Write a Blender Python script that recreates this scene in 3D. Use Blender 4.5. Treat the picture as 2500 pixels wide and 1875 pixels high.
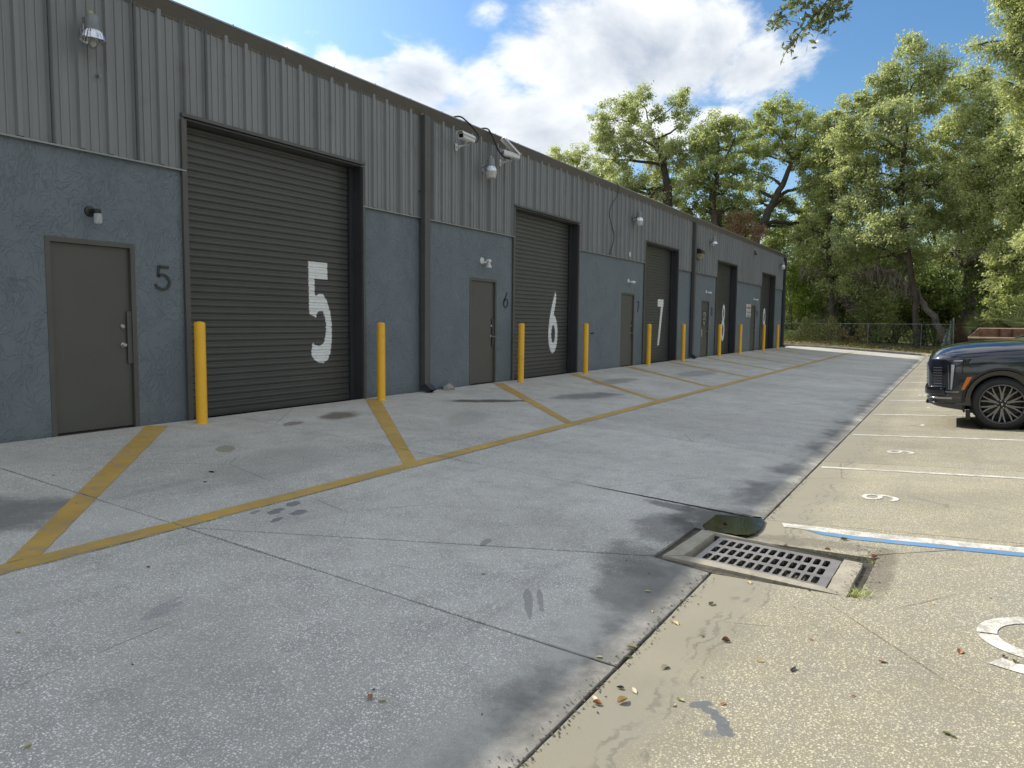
import bpy, bmesh, math, random
import numpy as np
from mathutils import Vector, Matrix
PI = math.pi
R_ = math.radians
for o in list(bpy.data.objects): bpy.data.objects.remove(o)
scene = bpy.context.scene
col = scene.collection
# ------------------------------------------------------------ camera
CAMH = 1.3088
F = Vector((0.85793922, 0.50689267, -0.08366668)); RT = Vector((0.50935751, -0.86049963, 0.00976295))
UP = RT.cross(F).normalized(); RT = F.cross(UP).normalized()
cd = bpy.data.cameras.new('camera'); cam = bpy.data.objects.new('camera', cd); col.objects.link(cam)
mw = Matrix((RT, UP, -F)).transposed().to_4x4(); mw.translation = (0, 0, CAMH)
cam.matrix_world = mw
cd.sensor_width = 36; cd.lens = 1830.5 / 2500 * 36; cd.clip_start = 0.05; cd.clip_end = 3000
scene.camera = cam
# ------------------------------------------------------------ sun, sky
SUN = Vector((0.22, 1.0, 0.81)).normalized()          # towards the sun
sd = bpy.data.lights.new('sun', 'SUN'); sd.energy = 3.2; sd.angle = R_(0.6); sd.color = (1.0, 0.93, 0.80)
so = bpy.data.objects.new('sun', sd); col.objects.link(so); so.location = (0, 30, 40)
so.rotation_euler = SUN.to_track_quat('Z', 'Y').to_euler()
scene.view_settings.view_transform = 'Standard'; scene.view_settings.look = 'None'
scene.view_settings.exposure = 0.85; scene.view_settings.gamma = 1.0
scene.view_settings.use_curve_mapping = False
world = bpy.data.worlds.new('World'); scene.world = world; world.use_nodes = True
wn = world.node_tree; wn.nodes.clear()

class NT:
    """tiny node builder"""
    def __init__(s, tree): s.t = tree
    def n(s, typ, **kw):
        nd = s.t.nodes.new(typ)
        for k, v in kw.items(): setattr(nd, k, v)
        return nd
    def l(s, a, b): s.t.links.new(a, b)
    def put(s, sock, v):
        if hasattr(v, 'is_linked') or isinstance(v, bpy.types.NodeSocket): s.l(v, sock)
        else: sock.default_value = v
    def m(s, op, a, b=0.0, c=None, clamp=False):
        nd = s.n('ShaderNodeMath', operation=op, use_clamp=clamp)
        s.put(nd.inputs[0], a); s.put(nd.inputs[1], b)
        if c is not None: s.put(nd.inputs[2], c)
        return nd.outputs[0]
    def mix(s, f, a, b):
        nd = s.n('ShaderNodeMix', data_type='RGBA')
        s.put(nd.inputs[0], f)
        for i, v in ((6, a), (7, b)):
            if isinstance(v, tuple): v = tuple(v) + (1,) * (4 - len(v))
            s.put(nd.inputs[i], v)
        return nd.outputs[2]
    def ramp(s, v, a, b, c=0.0, d=1.0, smooth=True):
        nd = s.n('ShaderNodeMapRange', interpolation_type='SMOOTHSTEP' if smooth else 'LINEAR')
        s.put(nd.inputs[0], v); s.put(nd.inputs[1], a); s.put(nd.inputs[2], b); s.put(nd.inputs[3], c); s.put(nd.inputs[4], d)
        return nd.outputs[0]
    def noise(s, vec, scale, detail=4.0, rough=0.55, typ='FBM', dist=0.0):
        nd = s.n('ShaderNodeTexNoise', noise_type=typ)
        if vec is not None: s.l(vec, nd.inputs['Vector'])
        nd.inputs['Scale'].default_value = scale; nd.inputs['Detail'].default_value = detail
        nd.inputs['Roughness'].default_value = rough; nd.inputs['Distortion'].default_value = dist
        return nd.outputs['Fac']
    def vscale(s, vec, sc, off=(0, 0, 0)):
        nd = s.n('ShaderNodeMapping'); s.l(vec, nd.inputs['Vector'])
        nd.inputs['Scale'].default_value = sc; nd.inputs['Location'].default_value = off
        return nd.outputs[0]

g = NT(wn)
sky = g.n('ShaderNodeTexSky', sky_type='NISHITA'); sky.sun_disc = False
sky.sun_elevation = math.asin(SUN.z); sky.sun_rotation = math.atan2(SUN.x, SUN.y)
sky.air_density = 1.0; sky.dust_density = 0.6; sky.ozone_density = 1.4; sky.altitude = 10
tc = g.n('ShaderNodeTexCoord')
dirv = tc.outputs['Generated']
sep = g.n('ShaderNodeSeparateXYZ'); g.l(dirv, sep.inputs[0])
az = g.m('ARCTAN2', sep.outputs[1], sep.outputs[0]); el = g.m('ARCSINE', sep.outputs[2])
warp = g.n('ShaderNodeVectorMath', operation='ADD')
nz = g.n('ShaderNodeTexNoise'); nz.inputs['Scale'].default_value = 3.0; nz.inputs['Detail'].default_value = 2
g.l(dirv, nz.inputs['Vector'])
wsc = g.n('ShaderNodeVectorMath', operation='SCALE'); g.l(nz.outputs['Color'], wsc.inputs[0]); wsc.inputs['Scale'].default_value = 0.16
g.l(dirv, warp.inputs[0]); g.l(wsc.outputs[0], warp.inputs[1])
dv = g.vscale(warp.outputs[0], (1, 1, 1.9))
dv2 = g.vscale(warp.outputs[0], (1, 1, 1.9), (-0.012, -0.03, 0.07))
n1 = g.noise(dv, 5.2, 9, 0.58); n2 = g.noise(dv2, 5.2, 4, 0.5)
# cumulus banks standing where the photograph has them (azimuth, elevation, half widths, weight)
CL = [(0.74, 0.288, 0.08, 0.042, 1.3), (0.665, 0.29, 0.07, 0.045, 1.3), (0.83, 0.285, 0.06, 0.038, 1.2), (0.84, 0.262, 0.13, 0.065, 1), (0.70, 0.255, 0.15, 0.085, 1), (0.60, 0.24, 0.12, 0.088, 1), (0.50, 0.235, 0.12, 0.08, 1),
      (0.44, 0.33, 0.12, 0.09, 1), (0.33, 0.325, 0.12, 0.075, 1), (0.22, 0.30, 0.11, 0.05, 1), (0.36, 0.25, 0.07, 0.045, .8),
      (0.275, 0.25, 0.045, 0.025, .8), (0.57, 0.375, 0.05, 0.03, .55), (0.72, 0.37, 0.07, 0.02, .45), (0.38, 0.45, 0.28, 0.07, .9),
      (0.06, 0.35, 0.10, 0.03, .35), (0.9, 0.13, 0.5, 0.05, .7), (0.16, 0.20, 0.1, 0.03, .5)]
cov = None
for a0, e0, ra, re, wt in CL:
    da = g.m('DIVIDE', g.m('SUBTRACT', az, a0), ra); de = g.m('DIVIDE', g.m('SUBTRACT', el, e0), re)
    q = g.m('MULTIPLY', g.m('EXPONENT', g.m('MULTIPLY', g.m('ADD', g.m('MULTIPLY', da, da), g.m('MULTIPLY', de, de)), -0.9)), wt)
    cov = q if cov is None else g.m('MAXIMUM', cov, q)
fill_cloud = g.m('MULTIPLY', g.m('MAXIMUM', g.ramp(g.m('ABSOLUTE', g.m('SUBTRACT', az, 0.42)), 0.55, 0.95), g.ramp(el, 0.52, 0.75)), g.ramp(g.noise(dirv, 1.6, 2), 0.30, 0.60, 0.45, 0.95))  # unseen cloud cover outside the view, added to brighten the fill in shade
cov = g.m('MAXIMUM', cov, fill_cloud)
dens = g.m('ADD', g.m('ADD', g.m('MULTIPLY', cov, 0.86), g.m('MULTIPLY', g.m('SUBTRACT', g.noise(dv, 22.0, 6, 0.65), 0.5), 0.35)), g.m('MULTIPLY', g.m('SUBTRACT', n1, 0.5), 1.75))
alpha = g.ramp(dens, 0.33, 0.66)
alpha = g.m('MULTIPLY', alpha, g.ramp(el, 0.0, 0.05))
relief = g.m('SUBTRACT', n1, n2)
shade = g.m('ADD', g.m('MULTIPLY', relief, 2.6), g.ramp(dens, 0.55, 1.2, 0.88, 0.22))
n3 = g.noise(dv, 17.0, 6, 0.62)
shade = g.m('ADD', shade, g.m('MULTIPLY', g.m('SUBTRACT', n3, 0.5), 1.1))
shade = g.m('ADD', shade, 0.06, clamp=True)
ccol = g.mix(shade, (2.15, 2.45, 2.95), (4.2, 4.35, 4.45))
blue = g.mix(1.0, sky.outputs[0], sky.outputs[0])
hsv = g.n('ShaderNodeHueSaturation'); hsv.inputs['Saturation'].default_value = 1.28; hsv.inputs['Value'].default_value = 0.62
g.l(sky.outputs[0], hsv.inputs['Color'])
# clouds and haze glow more strongly towards the sun
dp = g.n('ShaderNodeVectorMath', operation='DOT_PRODUCT'); g.l(dirv, dp.inputs[0]); dp.inputs[1].default_value = SUN
glow = g.m('POWER', g.m('MAXIMUM', dp.outputs['Value'], 0.0), 9.0)
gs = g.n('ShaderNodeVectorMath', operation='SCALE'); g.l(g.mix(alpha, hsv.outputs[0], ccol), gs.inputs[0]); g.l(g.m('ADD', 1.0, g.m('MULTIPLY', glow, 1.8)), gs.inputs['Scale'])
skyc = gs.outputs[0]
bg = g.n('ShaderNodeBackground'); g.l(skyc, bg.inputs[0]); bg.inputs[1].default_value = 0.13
wo = g.n('ShaderNodeOutputWorld'); g.l(bg.outputs[0], wo.inputs[0])

# ------------------------------------------------------------ helpers
WY = 8.445; YG = 1.3827; S1 = 0.0597; S2 = 0.0486
def gz(y):
    return -S1 * (WY - max(y, YG)) + (S2 * (YG - y) if y < YG else 0)
ORG = {}
def prop(o, label=None, cat=None, group=None, kind=None):
    if label: o['label'] = label
    if cat: o['category'] = cat
    if group: o['group'] = group
    if kind: o['kind'] = kind
    return o
def root(name, label, cat, loc=(0, 0, 0), group=None, kind=None, world=True, rz=0.0):
    o = bpy.data.objects.new(name, None); col.objects.link(o); o.location = loc; o.rotation_euler = (0, 0, rz)
    o.empty_display_size = 0.2
    ORG[o] = Vector(loc) if world else Vector((0, 0, 0))
    return prop(o, label, cat, group, kind)
def link(me, name, parent=None):
    o = bpy.data.objects.new(name, me); col.objects.link(o)
    if parent is not None: o.parent = parent; ORG[o] = ORG.get(parent, Vector((0, 0, 0)))
    return o
class MB:
    def __init__(s): s.v = []; s.f = []; s.mi = []; s.cur = 0
    def add(s, vs, fs):
        b = len(s.v); s.v += [tuple(v) for v in vs]; s.f += [tuple(b + i for i in f) for f in fs]; s.mi += [s.cur] * len(fs); return s
    def box(s, c, d, rot=None):
        hx, hy, hz = d[0] / 2, d[1] / 2, d[2] / 2
        P = [Vector((x, y, z)) for x in (-hx, hx) for y in (-hy, hy) for z in (-hz, hz)]
        if rot is not None: P = [rot @ p for p in P]
        return s.add([p + Vector(c) for p in P], [(0, 1, 3, 2), (4, 6, 7, 5), (0, 4, 5, 1), (2, 3, 7, 6), (0, 2, 6, 4), (1, 5, 7, 3)])
    def bb(s, x0, x1, y0, y1, z0, z1): return s.box(((x0 + x1) / 2, (y0 + y1) / 2, (z0 + z1) / 2), (x1 - x0, y1 - y0, z1 - z0))
    def cbox(s, c, d, ch=0.004, rot=None):
        """box with chamfered edges"""
        h = [x / 2 for x in d]; vs = []; idx = {}
        for sx in (-1, 1):
            for sy in (-1, 1):
                for sz in (-1, 1):
                    for ax in range(3):
                        p = [sx * (h[0] - ch), sy * (h[1] - ch), sz * (h[2] - ch)]; p[ax] = (sx, sy, sz)[ax] * h[ax]
                        idx[(sx, sy, sz, ax)] = len(vs); vs.append(Vector(p))
        fs = []
        for ax in range(3):
            o = [a for a in range(3) if a != ax]
            for sg in (-1, 1):
                q = []
                for a, b in ((-1, -1), (1, -1), (1, 1), (-1, 1)):
                    k = [0, 0, 0]; k[ax] = sg; k[o[0]] = a; k[o[1]] = b; q.append(idx[(*k, ax)])
                fs.append(q)
            for a in (-1, 1):
                for b in (-1, 1):
                    k0 = [0, 0, 0]; k0[o[0]] = a; k0[o[1]] = b; k1 = list(k0); k0[ax] = -1; k1[ax] = 1
                    fs.append([idx[(*k0, o[0])], idx[(*k1, o[0])], idx[(*k1, o[1])], idx[(*k0, o[1])]])
        for sx in (-1, 1):
            for sy in (-1, 1):
                for sz in (-1, 1): fs.append([idx[(sx, sy, sz, a)] for a in range(3)])
        if rot is not None: vs = [rot @ v for v in vs]
        return s.add([v + Vector(c) for v in vs], fs)
    def lathe(s, prof, c=(0, 0, 0), rot=None, n=20, cap=True, a0=0.0, a1=2 * PI, sx=1.0):
        full = abs(a1 - a0 - 2 * PI) < 1e-6
        m = n if full else n + 1; vs = []
        for r, z in prof:
            for i in range(m):
                a = a0 + (a1 - a0) * i / n; v = Vector((r * math.cos(a) * sx, r * math.sin(a), z)); vs.append((rot @ v if rot is not None else v) + Vector(c))
        fs = []
        for j in range(len(prof) - 1):
            for i in range(n):
                k = (i + 1) % m; fs.append((j * m + i, j * m + k, (j + 1) * m + k, (j + 1) * m + i))
        if cap and full:
            if prof[0][0] > 1e-5: fs.append(tuple(range(m - 1, -1, -1)))
            if prof[-1][0] > 1e-5: fs.append(tuple((len(prof) - 1) * m + i for i in range(m)))
        return s.add(vs, fs)
    def tube(s, path, rad, n=6, cap=True):
        P = [Vector(p) for p in path]; m = len(P)
        if not hasattr(rad, '__len__'): rad = [rad] * m
        vs = []; ref = Vector((0, 0, 1)); last = None
        for i in range(m):
            d = (P[min(i + 1, m - 1)] - P[max(i - 1, 0)])
            d = d.normalized() if d.length > 1e-9 else Vector((0, 0, 1))
            if last is None:
                u = d.cross(ref)
                if u.length < 0.05: u = d.cross(Vector((1, 0, 0)))
            else:
                u = last - d * last.dot(d)
                if u.length < 1e-4: u = d.cross(Vector((1, 0, 0)))
            u.normalize(); last = u; w = d.cross(u)
            for k in range(n):
                a = 2 * PI * k / n; vs.append(P[i] + (u * math.cos(a) + w * math.sin(a)) * rad[i])
        fs = [(i * n + k, i * n + (k + 1) % n, (i + 1) * n + (k + 1) % n, (i + 1) * n + k) for i in range(m - 1) for k in range(n)]
        if cap: fs += [tuple(range(n - 1, -1, -1)), tuple((m - 1) * n + k for k in range(n))]
        return s.add(vs, fs)
    def prism(s, poly, y0, y1, axis='y'):
        """poly of (a,b) extruded along an axis; y: (x,z)  z: (x,y)  x: (y,z)"""
        def P(a, b, t): return {'y': (a, t, b), 'z': (a, b, t), 'x': (t, a, b)}[axis]
        m = len(poly); vs = [P(a, b, y0) for a, b in poly] + [P(a, b, y1) for a, b in poly]
        fs = [tuple(range(m)), tuple(range(2 * m - 1, m - 1, -1))] + [(i, m + i, m + (i + 1) % m, (i + 1) % m) for i in range(m)]
        return s.add(vs, fs)
    def mesh(s, name, mats, off=Vector((0, 0, 0)), ang=None):
        me = bpy.data.meshes.new(name)
        v = [(a - off[0], b - off[1], c - off[2]) for a, b, c in s.v]
        if s.f and max(max(f) for f in s.f) >= len(v): raise ValueError('bad index in ' + name)
        me.from_pydata(v, [], s.f)
        for m in (mats if isinstance(mats, (list, tuple)) else [mats]): me.materials.append(m)
        if len(set(s.mi)) > 1: me.polygons.foreach_set('material_index', s.mi)
        bm = bmesh.new(); bm.from_mesh(me); bmesh.ops.recalc_face_normals(bm, faces=bm.faces); bm.to_mesh(me); bm.free()
        if ang is not None:
            me.polygons.foreach_set('use_smooth', [True] * len(me.polygons)); me.set_sharp_from_angle(angle=R_(ang))
        me.update(); return me
    def build(s, name, mats, parent=None, ang=None, kind=None, label=None):
        off = ORG.get(parent, Vector((0, 0, 0))) if parent is not None else Vector((0, 0, 0))
        o = link(s.mesh(name, mats, off, ang), name, parent)
        return prop(o, label=label, kind=kind)
def dup(o, parent=None, loc=None, label=None):
    c = o.copy(); col.objects.link(c)
    if parent is not None: c.parent = parent
    if loc is not None: c.location = loc
    if label: c['label'] = label
    for ch in [x for x in bpy.data.objects if x.parent == o]: dup(ch, c)
    return c
def pushbase(o):
    """for single-mesh things: move the origin to the base of the mesh"""
    me = o.data; n = len(me.vertices); co = np.empty(n * 3); me.vertices.foreach_get('co', co); co = co.reshape(-1, 3)
    c = (co.min(0) + co.max(0)) / 2; c[2] = co[:, 2].min(); co -= c; me.vertices.foreach_set('co', co.ravel()); me.update()
    o.location = tuple(Vector(o.location) + Vector(c)); return o
def thing(mb, name, label, cat, mats, ang=None, group=None):
    o = mb.build(name, mats, None, ang); pushbase(o); return prop(o, label, cat, group)
def curve_pts(pts, n=6):
    """Catmull-Rom through points"""
    P = [Vector(p) for p in pts]; out = []
    for i in range(len(P) - 1):
        p0 = P[max(i - 1, 0)]; p1 = P[i]; p2 = P[i + 1]; p3 = P[min(i + 2, len(P) - 1)]
        for k in range(n):
            t = k / n; out.append(0.5 * ((2 * p1) + (-p0 + p2) * t + (2 * p0 - 5 * p1 + 4 * p2 - p3) * t * t + (-p0 + 3 * p1 - 3 * p2 + p3) * t ** 3))
    out.append(P[-1]); return out

# ------------------------------------------------------------ materials
def newmat(name):
    m = bpy.data.materials.new(name); m.use_nodes = True; m.node_tree.nodes.clear()
    k = NT(m.node_tree); out = k.n('ShaderNodeOutputMaterial'); b = k.n('ShaderNodeBsdfPrincipled'); k.l(b.outputs[0], out.inputs[0])
    return m, k, b, out
def M(name, c, rough=0.6, metal=0.0, var=0.12, vs=2.5, bump=0.0, bs=60.0, spec=0.5, dirt=None, coat=0.0, stretch=(1, 1, 1)):
    m, k, b, out = newmat(name)
    pos = k.n('ShaderNodeNewGeometry').outputs['Position']
    pv = k.vscale(pos, stretch)
    n = k.noise(pv, vs, 5, 0.6); n2 = k.noise(pv, vs * 9, 3, 0.6)
    f = k.m('ADD', k.m('MULTIPLY', n, 0.7), k.m('MULTIPLY', n2, 0.3))
    f = k.ramp(f, 0.3, 0.7)
    a = tuple(x * (1 - var) for x in c); bcol = tuple(min(1, x * (1 + var)) for x in c)
    cc = k.mix(f, a, bcol)
    if dirt: cc = k.mix(k.ramp(k.noise(pos, vs * 2.2, 6, 0.65), dirt[1], dirt[1] + 0.14, 0, dirt[2]), cc, dirt[0])
    k.l(cc, b.inputs['Base Color']); b.inputs['Metallic'].default_value = metal
    k.l(k.ramp(n2, 0.2, 0.8, max(0.02, rough - 0.08), min(1, rough + 0.08)), b.inputs['Roughness'])
    b.inputs['Specular IOR Level'].default_value = spec; b.inputs['Coat Weight'].default_value = coat; b.inputs['Coat Roughness'].default_value = 0.03
    if bump:
        bp = k.n('ShaderNodeBump'); bp.inputs['Strength'].default_value = bump; bp.inputs['Distance'].default_value = 0.003
        k.l(k.noise(pos, bs, 4, 0.6), bp.inputs['Height']); k.l(bp.outputs[0], b.inputs['Normal'])
    return m
def glassmat(name, c, rough=0.1, alpha_t=0.7):
    m, k, b, out = newmat(name); b.inputs['Base Color'].default_value = (*c, 1); b.inputs['Roughness'].default_value = rough
    b.inputs['Transmission Weight'].default_value = alpha_t; b.inputs['IOR'].default_value = 1.35
    return m
m_siding = M('metal_siding_paint', (0.208, 0.217, 0.224), 0.45, 0, 0.10, 0.8, stretch=(1, 1, 0.35), dirt=((0.15, 0.14, 0.12), 0.56, 0.35))
m_fascia = M('brown_trim_paint', (0.115, 0.104, 0.094), 0.45, 0, 0.10, 1.3)
m_trimlight = M('grey_drip_edge_metal', (0.27, 0.28, 0.28), 0.4, 0.3, 0.1, 3)
m_curtain = M('roller_slat_paint', (0.062, 0.063, 0.061), 0.36, 0, 0.12, 1.1, stretch=(0.4, 1, 1), dirt=((0.12, 0.11, 0.09), 0.6, 0.3))
m_door = M('door_paint', (0.078, 0.076, 0.069), 0.45, 0, 0.08, 1.4, bump=0.15, bs=120)
m_frame = M('door_frame_paint', (0.082, 0.080, 0.073), 0.5, 0, 0.1, 3)
m_jamb = M('dark_jamb_paint', (0.034, 0.036, 0.042), 0.5, 0, 0.15, 2)
m_spout = M('downspout_paint', (0.075, 0.075, 0.075), 0.4, 0, 0.12, 1.5)
m_dark = M('dark_void', (0.002, 0.002, 0.002), 1.0, 0, 0.1)
m_blackmetal = M('black_numeral_metal', (0.028, 0.030, 0.033), 0.45, 0, 0.1, 20)
m_whitepaint = M('white_numeral_paint', (0.74, 0.75, 0.76), 0.55, 0, 0.06, 9, dirt=((0.42, 0.40, 0.37), 0.58, 0.6))
m_steel = M('brushed_steel', (0.38, 0.37, 0.35), 0.35, 1.0, 0.1, 30)
m_galv = M('galvanised_steel', (0.30, 0.31, 0.31), 0.5, 0.7, 0.15, 6)
m_whitemetal = M('white_housing_paint', (0.66, 0.67, 0.66), 0.4, 0, 0.08, 14)
m_yellow = M('yellow_bollard_paint', (0.80, 0.43, 0.018), 0.38, 0, 0.06, 3, bump=0.12, bs=40, dirt=((0.30, 0.19, 0.06), 0.60, 0.55))
m_roof = M('roof_metal', (0.45, 0.45, 0.44), 0.4, 0.3)
m_cable = M('black_cable', (0.012, 0.012, 0.013), 0.5)
m_bark = M('bark', (0.075, 0.062, 0.05), 0.9, 0, 0.45, 5, bump=1.0, bs=14, stretch=(1, 1, 0.4))
m_barkpale = M('pale_lichen_bark', (0.20, 0.175, 0.145), 0.9, 0, 0.4, 4, bump=1.0, bs=14, dirt=((0.07, 0.06, 0.05), 0.5, 0.8))
m_wood = M('weathered_red_brown_wood', (0.085, 0.042, 0.026), 0.85, 0, 0.4, 6, bump=0.5, bs=20, stretch=(4, 4, 0.4))
m_rust = M('rusty_steel', (0.25, 0.125, 0.08), 0.85, 0.1, 0.35, 5, bump=0.5, bs=30, dirt=((0.30, 0.19, 0.12), 0.52, 0.6))
m_rustpale = M('pale_rusty_rail', (0.42, 0.30, 0.22), 0.8, 0.1, 0.3, 5)
m_rustdark = M('dark_rusty_rib', (0.10, 0.045, 0.03), 0.85, 0.1, 0.3, 5)
m_green = M('dull_green_paint', (0.012, 0.06, 0.04), 0.5, 0, 0.2, 4)
m_rock = M('grey_stone', (0.30, 0.29, 0.27), 0.9, 0, 0.25, 14, bump=1.0, bs=30)

def stuccomat():
    m, k, b, out = newmat('blue_grey_stucco')
    pos = k.n('ShaderNodeNewGeometry').outputs['Position']
    wv = k.n('ShaderNodeTexNoise'); wv.inputs['Scale'].default_value = 2.2; wv.inputs['Detail'].default_value = 2; k.l(pos, wv.inputs['Vector'])
    sc = k.n('ShaderNodeVectorMath', operation='SCALE'); k.l(wv.outputs['Color'], sc.inputs[0]); sc.inputs['Scale'].default_value = 0.5
    ad = k.n('ShaderNodeVectorMath', operation='ADD'); k.l(pos, ad.inputs[0]); k.l(sc.outputs[0], ad.inputs[1])
    v = k.vscale(ad.outputs[0], (1.5, 1, 0.75))
    a = k.noise(v, 8.5, 2.5, 0.55)
    b2 = k.noise(k.vscale(ad.outputs[0], (1.3, 1, 0.8), (4, 2, 1)), 13.0, 2, 0.5)
    ridge = k.m('POWER', k.m('SUBTRACT', 1.0, k.m('MULTIPLY', k.m('ABSOLUTE', k.m('SUBTRACT', a, 0.5)), 13.0), clamp=True), 2.0)
    ridge2 = k.m('POWER', k.m('SUBTRACT', 1.0, k.m('MULTIPLY', k.m('ABSOLUTE', k.m('SUBTRACT', b2, 0.5)), 13.0), clamp=True), 2.0)
    msk = k.ramp(k.noise(pos, 3.3, 3), 0.36, 0.5); msk2 = k.ramp(k.noise(k.vscale(pos, (1, 1, 1), (9, 3, 5)), 3.8, 3), 0.38, 0.52)
    h = k.m('ADD', k.m('MULTIPLY', ridge, msk), k.m('MULTIPLY', ridge2, k.m('MULTIPLY', msk2, 0.8)))
    h = k.m('ADD', h, k.m('MULTIPLY', k.noise(pos, 42, 4, 0.6), 0.22))
    bp = k.n('ShaderNodeBump'); bp.inputs['Strength'].default_value = 0.85; bp.inputs['Distance'].default_value = 0.0065
    k.l(h, bp.inputs['Height']); k.l(bp.outputs[0], b.inputs['Normal'])
    sp = k.n('ShaderNodeSeparateXYZ'); k.l(pos, sp.inputs[0])
    low = k.ramp(k.m('ADD', sp.outputs[2], k.m('MULTIPLY', k.noise(pos, 3, 4), 0.35)), 0.10, 0.42, 1, 0)
    c = k.mix(k.ramp(k.noise(pos, 1.3, 5), 0.3, 0.7), (0.128, 0.157, 0.186), (0.145, 0.174, 0.203))
    c = k.mix(k.m('MULTIPLY', low, 0.4), c, (0.085, 0.10, 0.115))
    k.l(c, b.inputs['Base Color']); b.inputs['Roughness'].default_value = 0.6
    return m
m_stucco = stuccomat()

# stains on the paving: x, y, rx, ry, rotation, colour, strength
STAINS = [(7.9, 7.5, .42, .22, 0.3, (0.13, 0.11, 0.085), .85), (6.95, 7.44, .2, .09, .3, (.15, .13, .1), .7), (5.35, 6.75, .22, .1, .8, (.2, .17, .1), .6),
 (4.12, 4.62, .10, .045, .3, (.14, .15, .16), .8), (4.22, 4.47, .09, .05, .2, (.14, .15, .16), .8), (3.98, 4.45, .07, .03, .3, (.14, .15, .16), .8), (4.35, 4.68, .08, .05, .3, (.14, .15, .16), .8), (4.0, 4.72, .06, .025, .3, (.16, .17, .18), .7),
 (11.0, 7.0, .85, .17, -.6, (.09, .075, .06), .9), (13.35, 6.15, 1.0, .35, -.2, (.12, .12, .12), .7), (2.7, 6.0, .55, .5, .3, (.12, .115, .11), .75),
 (2.45, 3.65, .15, .035, .2, (.2, .2, .22), .4), (2.52, 3.72, .13, .02, .2, (.2, .2, .22), .4), (4.61, 2.93, .10, .03, .2, (.16, .16, .16), .6), (3.84, 2.14, .22, .025, .55, (.2, .2, .2), .6), (3.92, 2.10, .2, .018, .55, (.2, .2, .2), .6), (6.60, 2.2, .27, .10, 1.45, (.09, .09, .085), .7),
 (3.225, 0.905, .05, .035, -.9, (.11, .12, .135), .9), (3.185, 0.85, .05, .03, .9, (.11, .12, .135), .9), (3.13, .795, .06, .028, .8, (.11, .12, .135), .9), (3.05, .75, .05, .035, .6, (.11, .12, .135), .9), (3.0, .79, .03, .045, .6, (.13, .14, .15), .6), (6.35, 1.72, .50, .36, .0, (.075, .07, .063), .85), (5.0, 1.9, .42, .30, .3, (.09, .085, .08), .6), (5.9, 2.0, .45, .26, .3, (.09, .085, .08), .6), (5.6, .36, .6, .09, .0, (.12, .10, .08), .6), (6.15, .9, .14, .55, .0, (.12, .105, .085), .55), (4.55, 1.75, .5, .25, .3, (.12, .115, .105), .6),
 (5.3, 5.9, .9, .5, .2, (.23, .22, .2), .35), (16.5, 6.9, 1.2, .3, 0, (.14, .13, .12), .55), (21, 6.3, 1.6, .4, 0, (.16, .155, .15), .5), (8.1, 0.18, .25, .05, .8, (.2, .19, .17), .6),
 (9.2, 6.2, .8, .3, .4, (.24, .23, .21), .4), (7.9, .0, .1, .03, 0, (.15, .14, .12), .5)]
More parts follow.
